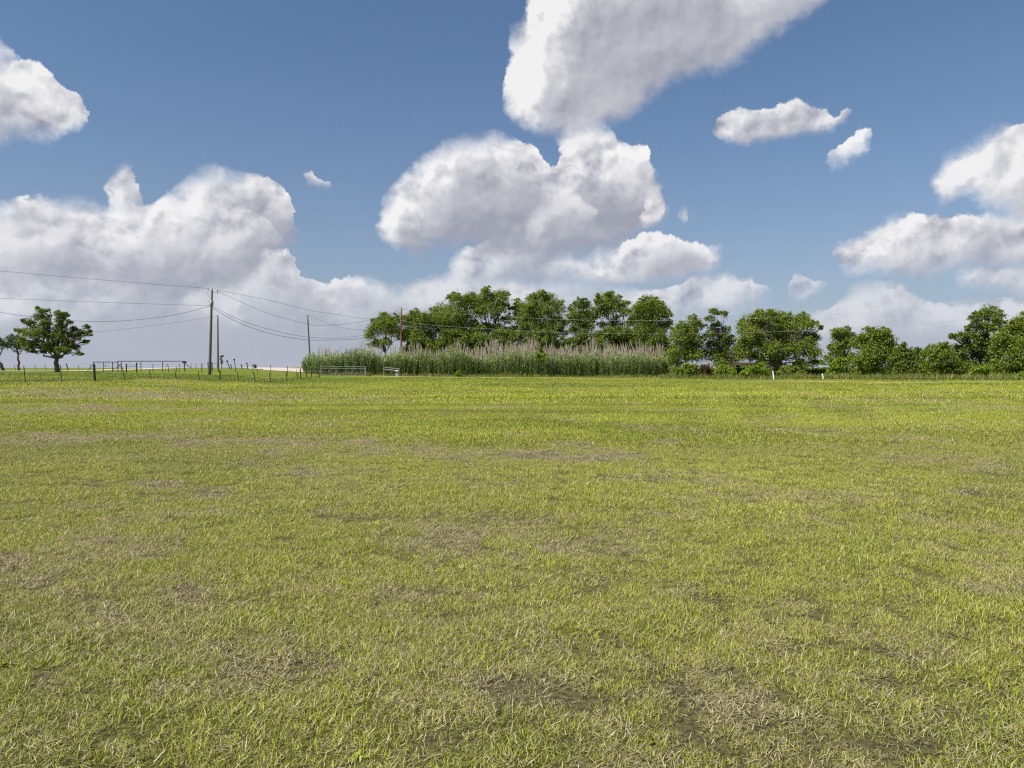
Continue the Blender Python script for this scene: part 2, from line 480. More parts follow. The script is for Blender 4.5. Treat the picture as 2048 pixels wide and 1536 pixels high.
def simple(name, c1, c2, scale=6, rough=.8, spec=.25, metal=0, stretch=None, bs=.3, bd=.01):
    m, g, b, o = material(name, rough, spec)
    tc = g.new('ShaderNodeTexCoord'); v = tc.outputs['Object']
    if stretch: v = g.vm('MULTIPLY', v, stretch)
    n = g.noise(v, scale, 5, .6)
    g.put(b.inputs['Base Color'], g.mix(g.ramp(n, .3, .7), (*c1, 1), (*c2, 1)))
    b.inputs['Metallic'].default_value = metal
    bump(g, b, n, bs, bd)
    return m


def ground_mat():
    m, g, b, o = material('turf', .95, .1)
    tc = g.new('ShaderNodeTexCoord'); p = tc.outputs['Object']
    dry, lush, tan = g.attr('dry'), g.attr('lush'), g.attr('tan')
    n1 = g.noise(p, 1.3, 6, .6); n2 = g.noise(p, 24, 5, .65)
    nf = g.noise(g.vm('MULTIPLY', p, (1.0, .45, 1.0)), 190, 4, .75, dist=1.5); n3 = g.noise(p, .35, 4, .55)
    green = g.mix(g.ramp(n1, .3, .7), (.185, .205, .025, 1), (.30, .30, .048, 1))
    deep = g.mix(g.ramp(n1, .3, .7), (.110, .150, .014, 1), (.175, .215, .026, 1))
    straw = g.mix(g.ramp(n2, .3, .7), (.12, .098, .052, 1), (.30, .255, .145, 1))
    soil = (.048, .040, .022, 1)
    c = g.mix(lush * g.ramp(n3, .2, .5), green, deep)
    c = g.mix(g.attr('lime') * .62, c, g.mix(g.ramp(n1, .3, .7), (.27, .30, .028, 1), (.39, .41, .055, 1)))
    c = g.mix(dry * .95, c, straw)
    c = g.mix(g.attr('cover') * .72, c, g.mix(g.ramp(nf, .40, .62), (.022, .018, .010, 1), (.27, .235, .125, 1)))
    c = g.mix(g.ramp(n2, .42, .62) * (g.attr('cover') * .55 + .3), c, soil)
    c = g.mix(tan, c, (.36, .26, .13, 1))
    g.put(b.inputs['Base Color'], c)
    bump(g, b, n2 * .6 + nf * .4, .8, .04)
    return m


def grass_mat():
    m = bpy.data.materials.new('grass_blades'); m.use_nodes = True
    nt = m.node_tree; nt.nodes.clear(); g = G(nt)
    rnd, hgt = g.attr('rnd'), g.attr('hgt')
    dry = g.attr('pdry', 'INSTANCER'); lush = g.attr('plush', 'INSTANCER'); tint = g.attr('ptint', 'INSTANCER')
    k = g.m('FRACT', rnd * 7.31 + tint)
    green = g.mix(k, (.085, .112, .010, 1), (.425, .430, .062, 1))
    green = g.mix(lush * .75, green, g.mix(k, (.045, .085, .006, 1), (.235, .300, .030, 1)))
    green = g.mix(g.attr('plime', 'INSTANCER') * .62, green, g.mix(k, (.165, .205, .014, 1), (.54, .560, .068, 1)))
    straw = g.mix(k, (.13, .105, .058, 1), (.52, .445, .275, 1))
    # a blade is either green or dead; dead ones are commoner in dry patches
    dead = g.ramp(rnd - dry * .80, .180, .140)
    base = g.mix(g.ramp(hgt, .35, 0.0) * .55, green, (.30, .27, .12, 1))    # pale sheaths at the foot
    c = g.mix(dead, base, straw)
    c = g.mul(c, (1.22, 1.23, 1.06, 1))
    d1 = g.new('ShaderNodeBsdfPrincipled'); g.put(d1.inputs['Base Color'], c)
    d1.inputs['Roughness'].default_value = .45; d1.inputs['Specular IOR Level'].default_value = .35
    t1 = g.new('ShaderNodeBsdfTranslucent'); g.put(t1.inputs['Color'], c)
    mx = g.new('ShaderNodeMixShader'); mx.inputs[0].default_value = .26
    g.link(d1.outputs[0], mx.inputs[1]); g.link(t1.outputs[0], mx.inputs[2])
    o = g.new('ShaderNodeOutputMaterial'); g.link(mx.outputs[0], o.inputs[0])
    return m


def leaf_mat(name, dark, light, trans=.38):
    m = bpy.data.materials.new(name); m.use_nodes = True
    nt = m.node_tree; nt.nodes.clear(); g = G(nt)
    rnd, clu = g.attr('rnd'), g.attr('clu')
    c = g.mix(g.m('ADD', rnd * .45, clu * .55, clamp=True), (*dark, 1), (*light, 1))
    d1 = g.new('ShaderNodeBsdfPrincipled'); g.put(d1.inputs['Base Color'], c)
    d1.inputs['Roughness'].default_value = .5; d1.inputs['Specular IOR Level'].default_value = .3
    t1 = g.new('ShaderNodeBsdfTranslucent'); g.put(t1.inputs['Color'], c)
    mx = g.new('ShaderNodeMixShader'); mx.inputs[0].default_value = trans
    g.link(d1.outputs[0], mx.inputs[1]); g.link(t1.outputs[0], mx.inputs[2])
    o = g.new('ShaderNodeOutputMaterial'); g.link(mx.outputs[0], o.inputs[0])
    return m


M = {
    'turf': ground_mat(), 'grass': grass_mat(),
    'leaf': leaf_mat('leaves', (.095, .140, .014), (.300, .370, .045)),
    'leaf_dark': leaf_mat('dark_leaves', (.075, .115, .013), (.245, .310, .040)),
    'leaf_bright': leaf_mat('bright_leaves', (.115, .190, .012), (.300, .400, .036)),
    'leaf_grey': leaf_mat('grey_green_leaves', (.070, .105, .040), (.165, .205, .085)),
    'leaf_red': leaf_mat('reddish_leaves', (.09, .055, .025), (.19, .12, .05)),
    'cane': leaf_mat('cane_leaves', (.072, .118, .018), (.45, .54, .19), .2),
    'stalk': leaf_mat('dead_cane', (.22, .18, .13), (.47, .40, .315), .1),
    'weed': leaf_mat('weeds', (.10, .15, .02), (.33, .33, .10)),
    'bark': simple('bark', (.055, .045, .036), (.15, .125, .10), 5, .95, .1, stretch=(6, 6, 1), bs=.8, bd=.03),
    'pole': simple('weathered_pole', (.085, .070, .055), (.19, .165, .135), 7, .9, .1, stretch=(8, 8, .6), bs=.5, bd=.01),
    'pole_red': simple('brown_pole', (.14, .068, .040), (.25, .14, .09), 7, .9, .1, stretch=(8, 8, .6), bs=.5, bd=.01),
    'post': simple('fence_wood', (.040, .034, .028), (.11, .095, .078), 9, .95, .1, stretch=(7, 7, 1), bs=.6, bd=.01),
    'tpost': simple('dark_steel_post', (.025, .025, .022), (.06, .05, .042), 9, .7, .3),
    'wire': simple('galvanised_wire', (.16, .16, .16), (.28, .28, .27), 5, .55, .4, metal=.6),
    'cable': simple('line_wire', (.06, .06, .065), (.11, .11, .115), 4, .6, .3),
    'pipe': simple('dark_pipe', (.040, .038, .040), (.085, .075, .070), 6, .6, .4),
    'steel': simple('galvanised_pipe', (.13, .135, .145), (.26, .265, .275), 6, .6, .4, metal=.2),
    'white': simple('white_paint', (.70, .69, .66), (.84, .83, .80), 6, .6, .3),
    'grey': simple('grey_paint', (.20, .21, .22), (.34, .35, .36), 6, .6, .3),
    'black': simple('black_metal', (.012, .012, .012), (.035, .035, .035), 6, .5, .4),
    'ceramic': simple('pale_ceramic', (.40, .37, .28), (.60, .56, .44), 6, .5, .4),
    'track': simple('dirt_track', (.27, .27, .09), (.46, .42, .21), .35, .95, .1, bs=.6, bd=.03),
    'gravel': simple('pale_gravel', (.40, .33, .27), (.58, .50, .42), 3, .95, .1, bs=.6, bd=.03),
    'brick': simple('pink_brick', (.42, .25, .18), (.58, .38, .29), 5, .9, .1),
    'roof': simple('grey_roof', (.12, .12, .13), (.22, .22, .23), 5, .9, .1),
    'siding': simple('pale_siding', (.55, .54, .55), (.70, .69, .70), 5, .8, .2),
    'glass': simple('window_glass', (.02, .025, .03), (.04, .045, .05), 2, .1, .5),
    'blue': simple('blue_tarp', (.07, .08, .16), (.13, .15, .26), 5, .7, .3),
}

# ------------------------------------------------------------------ ground sheet
NA, NR = 560, 300
rad = np.concatenate([[0.0], np.geomspace(.5, 6000, NR)])
# finer bearings in front of the camera
th = np.concatenate([np.linspace(-.9, .9, 420), np.linspace(.9, 2 * math.pi - .9, 142)[1:-1]])
NA = len(th)
R, T = np.meshgrid(rad[1:], th, indexing='ij')
gx, gy = (R * np.sin(T)).ravel(), (R * np.cos(T)).ravel()
gx, gy = np.append(gx, 0), np.append(gy, 0)
gzv = tz(gx, gy)
idx = np.arange(NR * NA).reshape(NR, NA)
nx = np.roll(idx, -1, axis=1)
Fq = np.stack([idx[:-1], nx[:-1], nx[1:], idx[1:]], -1).reshape(-1, 4)[:, ::-1]
cap = [(len(gx) - 1, nx[0, j], idx[0, j]) for j in range(NA)]
pxg = gx / np.maximum(gy, 1) * F + CX
tan = sstep(150, 185, gy) * (1 - sstep(260, 320, gy)) * sstep(535, 570, pxg) * (1 - sstep(660, 720, pxg))
gfaces = [tuple(f) for f in Fq.tolist()] + [c[::-1] for c in cap]
ground = mesh_obj('ground', np.stack([gx, gy, gzv], 1), gfaces, M['turf'],
                  attrs={'dry': dryness(gx, gy), 'lush': lushness(gx, gy), 'tan': tan, 'lime': limeness(gx, gy), 'cover': 1 - sstep(18, 45, np.hypot(gx, gy))}, smooth=True)
tag(ground, 'mown pasture of patchy green and straw-coloured turf', 'ground', kind='structure')


def strip(name, pts, width, mat, lift=.012, label=None, seg=2.0):
    """a ribbon laid on the ground along (px, Y) points, with the ground's own undulation"""
    P = [gp(a, b) for a, b in pts]
    L, R_ = [], []
    C = []
    for a, b in zip(P[:-1], P[1:]):
        n = max(2, int((b - a).length / seg))
        for i in range(n): C.append(a.lerp(b, i / n))
    C.append(P[-1])
    C = [Vector((c.x, c.y, 0)) for c in C]
    for _ in range(6): C = [C[0]] + [(C[i - 1] + C[i] * 2 + C[i + 1]) / 4 for i in range(1, len(C) - 1)] + [C[-1]]
    nw = 7
    V, Fs, at_ = [], [], []
    for i, c in enumerate(C):
        t = (C[min(i + 1, len(C) - 1)] - C[max(i - 1, 0)]).normalized(); s_ = Vector((t.y, -t.x, 0))
        wv = width(i / (len(C) - 1)) if callable(width) else width
        for j in range(nw):
            e = 1 + (float(vnoise(i * .7, j * 3.3, 41)) - .5) * .35 * (abs(j - 3) == 3)
            q = c + s_ * wv * (j / (nw - 1) - .5) * e
            V.append((q.x, q.y, gz(q.x, q.y) + lift))
        if i:
            for j in range(nw - 1):
                a = (i - 1) * nw + j; Fs.append((a, a + 1, a + nw + 1, a + nw))
    o = mesh_obj(name, np.array(V), Fs, mat, smooth=True)
    me = o.data
    if me.polygons[0].normal.z < 0: me.flip_normals()
    return tag(o, label, None, kind='structure')


strip('gravel_track', [(745, 90), (830, 87), (1000, 84.5), (1180, 82), (1330, 77.5), (1440, 73.5), (1560, 71), (1700, 68), (1850, 64.5), (2050, 61.5), (2250, 59)], 1.7, M['track'], .03, 'pale gravel track running along the foot of the reeds and trees')
strip('road', [(690, 99), (640, 103), (600, 109), (565, 120), (535, 140), (505, 185), (470, 260)], 9.0, M['gravel'], .05, 'pale road curving away behind the reed bed')
strip('drive', [(-320, 98), (-100, 97.5), (60, 97), (160, 98), (220, 104), (290, 112), (345, 122), (390, 150)], 5.0, M['gravel'], .05, 'pale drive passing behind the lone shade tree')


# ------------------------------------------------------------------ turf blades (one mass of grass)
def blade_set(n, r, hmin, hmax, w, lie, seed):
    q = np.random.default_rng(seed)
    a = q.uniform(0, 2 * np.pi, n); rr = r * np.sqrt(q.uniform(0, 1, n))
    b = np.stack([rr * np.cos(a), rr * np.sin(a), np.full(n, -.012)], 1)
    rnd = q.uniform(0, 1, n)
    L = q.uniform(hmin, hmax, n) * (1 + .5 * (q.uniform(0, 1, n) > .93))
    lying = q.uniform(0, 1, n) < lie
    tilt = np.where(lying, q.uniform(1.0, 1.5, n), np.abs(q.normal(.0, .48, n)))
    bend = np.where(lying, q.uniform(-.1, .15, n), q.uniform(.05, 1.0, n))
    stub = (~lying) & (rnd < .2)
    L = np.where(stub, L * .62, L); tilt = np.where(stub, tilt + .45, tilt)
    b[:, 2] = np.where(lying, q.uniform(.002, .012, n), -.012)
    rnd = np.where(lying, rnd * .13, rnd)                   # what lies flat is dead straw
    az = q.uniform(0, 2 * np.pi, n)
    dirh = np.stack([np.cos(az), np.sin(az)], 1)
    tw = q.uniform(-.7, .7, n)
    side = np.stack([-np.sin(az + tw), np.cos(az + tw), np.zeros(n)], 1)
    def pt(t):
        ang = tilt + bend * t
        h = L * t
        return b + np.stack([dirh[:, 0] * np.sin(ang) * h, dirh[:, 1] * np.sin(ang) * h, np.cos(ang) * h], 1)
    ww = (w * q.uniform(.7, 1.3, n))[:, None]
    m_, t_ = pt(.55), pt(1.0)
    t_[:, 2] = np.maximum(t_[:, 2], .004)
    V = np.stack([b - side * ww * .45, b + side * ww * .45, m_ - side * ww * .5, m_ + side * ww * .5, t_], 1).reshape(-1, 3)
    i = np.arange(n)[:, None] * 5
    Fc = np.concatenate([i + [0, 1, 3], i + [0, 3, 2], i + [2, 3, 4]])
    return V, Fc, np.repeat(rnd, 5), np.tile([0, 0, .55, .55, 1.0], n)


tmpl = []
for s_ in range(6): tmpl.append(blade_set(150, .10, .020, .060, .0027, .10, 100 + s_))
for s_ in range(4): tmpl.append(blade_set(120, .20, .030, .075, .0060, .06, 200 + s_))
for s_ in range(4): tmpl.append(blade_set(110, .42, .05, .100, .0145, .03, 300 + s_))
for s_ in range(2): tmpl.append(blade_set(30, .055, .06, .135, .0032, .04, 400 + s_))   # taller green tufts
for s_ in range(3): tmpl.append(blade_set(54, .10, .015, .050, .0028, 1.0, 500 + s_))     # matted dead litter
for s_ in range(2): tmpl.append(blade_set(46, .25, .03, .08, .0075, 1.0, 600 + s_))
ros = blade_set(13, .022, .035, .075, .017, 0.0, 700)                                    # broad-leaved weed
tmpl.append((ros[0] * np.array([1, 1, .55]), ros[1], .35 + ros[2] * .25, ros[3]))
tv, tf, tr, th_, tg = [], [], [], [], []
off = 0
for k, (V, Fc, rn, hg) in enumerate(tmpl):
    tv.append(V); tf.append(Fc + off); tr.append(rn); th_.append(hg); tg.append(np.full(len(V), k)); off += len(V)
zones = [(1.4, 7.5, 230, 0, 6, 1.0), (7.5, 15, 150, 0, 6, 1.1), (15, 32, 52, 6, 4, 1.1), (32, 84, 11.0, 10, 4, 1.1), (1.6, 12, 1.8, 14, 2, 1.0), (1.4, 9, 150, 16, 3, 1.0), (9, 18, 60, 16, 3, 1.3), (18, 40, 12, 19, 2, 1.2), (1.6, 16, 1.3, 21, 1, 1.1)]
PX, PY, PI_, PS = [], [], [], []
for y0, y1, dens, v0, nv, sc_ in zones:
    n = int(dens * ((.80 * (y1 ** 2 - y0 ** 2)) + 5.0 * (y1 - y0)))
    y = np.sqrt(rng.uniform(y0 ** 2, y1 ** 2, n)); x = rng.uniform(-1, 1, n) * (.80 * y + 2.5)
    PX.append(x); PY.append(y); PI_.append(v0 + rng.integers(0, nv, n)); PS.append(sc_ * rng.uniform(.75, 1.3, n))
PX, PY, PI_, PS = map(np.concatenate, (PX, PY, PI_, PS))
dr, lu = dryness(PX, PY), lushness(PX, PY)
hn = fbm(PX, PY, .9, 3, 51) * .6 + fbm(PX, PY, 3.5, 3, 52) * .4
# tussocky growth: bunches with thin gaps between them
bun = np.where(PY < 9, fbm(PX, PY, 6.5, 3, 141), np.where(PY < 20, fbm(PX, PY, 4.0, 3, 142), np.where(PY < 34, fbm(PX, PY, 2.2, 3, 143), fbm(PX, PY, .9, 3, 144))))
lit_ = (PI_ >= 16) & (PI_ < 21)
keep = np.where(lit_, rng.uniform(0, 1, len(PX)) < np.clip(dr * .85 + .10, 0, 1), rng.uniform(0, 1, len(PX)) < sstep(.28, .52, bun) * .91 + .09)
keep &= lit_ | (rng.uniform(0, 1, len(PX)) > np.clip((dr - .45) * .95, 0, .62))
# nothing grows on the gravel or past the paddock fence into the road
PXp = PX / PY * F + CX
keep &= ~((PXp < 660) & (PY > 82))
trk = np.interp(PXp, [745, 830, 1000, 1180, 1330, 1440, 1560, 1700, 1850, 2050, 2250], [90, 87, 84.5, 82, 77.5, 73.5, 71, 68, 64.5, 61.5, 59])
keep &= ~((np.abs(PY - trk) < 1.5) & (PXp > 745) & (rng.uniform(0, 1, len(PX)) > .12))
PX, PY, PI_, PS, dr, lu, hn = (a[keep] for a in (PX, PY, PI_, PS, dr, lu, hn))
PS = np.where(PI_ >= 16, PS, PS * (1.0 - .45 * np.clip(dr, 0, 1)) * (.45 + 1.05 * hn) * (1 + .3 * lu))
npt = len(PX)
pz = tz(PX, PY)
V = np.concatenate(tv + [np.stack([PX, PY, pz], 1)])
nt_ = off
A = lambda a, fill=0.0: np.concatenate([a, np.full(npt, fill)])
B_ = lambda a: np.concatenate([np.zeros(nt_), a])
grass = mesh_obj('grass', V, np.concatenate(tf), M['grass'],
                 attrs={'rnd': A(np.concatenate(tr)), 'hgt': A(np.concatenate(th_)), 'tmpl': A(np.concatenate(tg) * 1.0, -1.0),
                        'pidx': B_(PI_ * 1.0), 'pscl': B_(PS), 'prot': B_(rng.uniform(0, 6.283, npt)),
                        'pdry': B_(dr), 'plush': B_(lu), 'plime': B_(limeness(PX, PY)), 'ptint': B_(rng.uniform(0, 1, npt))})
tag(grass, 'short mown grass with straw-coloured dead blades covering the pasture', 'grass', kind='stuff')


def grass_nodes():
    t = bpy.data.node_groups.new('grass_scatter', 'GeometryNodeTree')
    t.interface.new_socket('Geometry', in_out='INPUT', socket_type='NodeSocketGeometry')
    t.interface.new_socket('Geometry', in_out='OUTPUT', socket_type='NodeSocketGeometry')
    N = t.nodes.new; Lk = t.links.new
    gi, go = N('NodeGroupInput'), N('NodeGroupOutput')
    def attr(name, typ='FLOAT'):
        n = N('GeometryNodeInputNamedAttribute'); n.data_type = typ; n.inputs['Name'].default_value = name
        return n.outputs['Attribute']
    cmp_ = N('FunctionNodeCompare'); cmp_.data_type = 'FLOAT'; cmp_.operation = 'GREATER_THAN'
    Lk(attr('tmpl'), cmp_.inputs[0]); cmp_.inputs[1].default_value = -.5
    sep = N('GeometryNodeSeparateGeometry'); sep.domain = 'POINT'
    Lk(gi.outputs[0], sep.inputs['Geometry']); Lk(cmp_.outputs[0], sep.inputs['Selection'])
    sp = N('GeometryNodeSplitToInstances'); sp.domain = 'POINT'
    Lk(sep.outputs['Selection'], sp.inputs['Geometry'])
    fi = N('FunctionNodeFloatToInt'); Lk(attr('tmpl'), fi.inputs[0]); Lk(fi.outputs[0], sp.inputs['Group ID'])
    fp = N('FunctionNodeFloatToInt'); Lk(attr('pidx'), fp.inputs[0])
    iop = N('GeometryNodeInstanceOnPoints'); iop.inputs['Pick Instance'].default_value = True
    Lk(sep.outputs['Inverted'], iop.inputs['Points']); Lk(sp.outputs['Instances'], iop.inputs['Instance'])
    Lk(fp.outputs[0], iop.inputs['Instance Index'])
    cx = N('ShaderNodeCombineXYZ'); Lk(attr('prot'), cx.inputs[2])
    e2r = N('FunctionNodeEulerToRotation'); Lk(cx.outputs[0], e2r.inputs[0]); Lk(e2r.outputs[0], iop.inputs['Rotation'])
    Lk(attr('pscl'), iop.inputs['Scale'])
    Lk(iop.outputs[0], go.inputs[0])
    return t


md = grass.modifiers.new('scatter', 'NODES'); md.node_group = grass_nodes()


# ------------------------------------------------------------------ trees
def leaves(centres, radii, per_area, size, q, flat=.0, core=.3):
    """leaf-clump faces spread through ellipsoid lobes; returns V, F, rnd, clu"""
    Cc, Cr, Cl = [], [], []
    for c, r in zip(centres, radii):
        rm = (r[0] * r[1] * r[2]) ** (1 / 3)
        n = max(4, int(per_area * rm * rm * 12.6))
        d = q.normal(size=(n, 3)); d /= np.linalg.norm(d, axis=1)[:, None]
        d[:, 2] = np.where(d[:, 2] < -.55, -d[:, 2], d[:, 2])
        rr = q.uniform(core, 1.0, n) ** .8
        Cc.append(np.asarray(c) + d * rr[:, None] * np.asarray(r)); Cr.append(np.full(n, np.clip(rm * .30, .09, .55)))
        Cl.append(q.uniform(0, 1, n))
    Cc, Cr, Cl = np.concatenate(Cc), np.concatenate(Cr), np.concatenate(Cl)
    k = 15
    P = np.repeat(Cc, k, 0) + q.normal(size=(len(Cc) * k, 3)) * np.repeat(Cr, k)[:, None] * np.array([.80, .80, .58])
    n = len(P)
    nr = q.normal(size=(n, 3)) + (P - np.repeat(Cc, k, 0)) * 1.2 + np.array([0, 0, .55]); nr /= np.linalg.norm(nr, axis=1)[:, None]
    up = q.normal(size=(n, 3)); u = np.cross(nr, up); u /= np.linalg.norm(u, axis=1)[:, None]; v = np.cross(nr, u)
    s = (size * q.uniform(.6, 1.35, n))[:, None]
    fold = nr * s * .22
    V = np.stack([P - u * s * .62, P - v * s * .36 + fold, P + u * s * .62, P + v * s * .36 + fold], 1).reshape(-1, 3)
    i = np.arange(n)[:, None] * 4
    Fc = np.concatenate([i + [0, 1, 2], i + [0, 2, 3]])
    return V, Fc, np.repeat(q.uniform(0, 1, n), 4), np.repeat(np.repeat(Cl, k), 4)


def limb(mb, a, b, r0, r1, q, n=5, wob=.08):
    L = (b - a).length
    pts = [a.lerp(b, i / n) + Vector(q.normal(size=3)) * L * wob * math.sin(math.pi * i / n) for i in range(n + 1)]
    pts = [p + Vector((0, 0, L * .06 * math.sin(math.pi * i / n))) for i, p in enumerate(pts)]
    mb.tube(pts, [r0 + (r1 - r0) * i / n for i in range(n + 1)], 6)


def make_tree(name, cat, label, base, Y, lobes, mat, trunk_r=.16, split=.38, size=.155, dens=4.8, stems=1, thick=.75, seed=1, group=None, dbase=0.0, grow=1.04, tufts=4):
    q = np.random.default_rng(seed * 17 + 3)
    g0 = gp(base, Y + dbase)
    root = empty(name, g0)
    tag(root, label, cat, group)
    Cs, Rs = [], []
    xs = [l[0] for l in lobes]; wid = (max(xs) - min(xs)) / F * Y
    for l in lobes:
        px, py, r = l[:3]; ry = l[3] if len(l) > 3 else r
        r, ry = r * grow, ry * grow
        dY = float(q.uniform(-.32, .32)) * min(wid, 6) * thick
        p = at(px, py, Y + dY)
        Cs.append(p); Rs.append((r / F * Y, r / F * Y * (.9 + .3 * thick), ry / F * Y))
    Ls, Lr = [tuple(c) for c in Cs], list(Rs)
    for c, r in zip(Cs, Rs):                     # ragged tufts breaking the outline
        for _ in range(tufts):
            d = q.normal(size=3); d /= np.linalg.norm(d); d[2] = abs(d[2]) * .8 + d[2] * .2
            k = q.uniform(.85, 1.25)
            Ls.append((c.x + d[0] * r[0] * k, c.y + d[1] * r[1] * k, c.z + d[2] * r[2] * k)); Lr.append(tuple(a * q.uniform(.22, .42) for a in r))
    V, Fc, rn, cl = leaves(Ls, Lr, dens, size, q)
    V = V - np.array(tuple(g0)); V[:, 2] = np.maximum(V[:, 2], .05)
    mesh_obj('crown', V, Fc, mat, root, attrs={'rnd': rn, 'clu': cl})
    mb = MB()
    top = max(Cs, key=lambda c: c.z)
    mid = sum(Cs, Vector()) / len(Cs)
    H = top.z - g0.z
    for s_ in range(stems):
        b0 = g0 + Vector((q.uniform(-.5, .5) * (stems > 1), q.uniform(-.3, .3) * (stems > 1), -.25))
        fork = Vector((g0.x * .55 + mid.x * .45 + q.uniform(-.7, .7) * (stems > 1), g0.y * .6 + mid.y * .4, g0.z + H * split))
        limb(mb, b0, fork, trunk_r * 1.25, trunk_r * .8, q, 6, .03)
        tgt = sorted(Cs, key=lambda c: -c.z)[s_::max(1, stems)]
        for c in tgt:
            rel = max(.25, min(1, (c - fork).length / (H * .6 + .01)))
            if c.z < fork.z + .2:
                a = b0.lerp(fork, .75)
            else: a = fork
            limb(mb, a, c, trunk_r * .5, trunk_r * .14, q, 5, .07)
            for _ in range(2):
                e = c + Vector(q.uniform(-.55, .55, 3)) * Rs[Cs.index(c)][0]
                limb(mb, a.lerp(c, .7), e, trunk_r * .2, trunk_r * .07, q, 3, .06)
    mb.build('trunk', M['bark'], root, smooth=True)
    return root


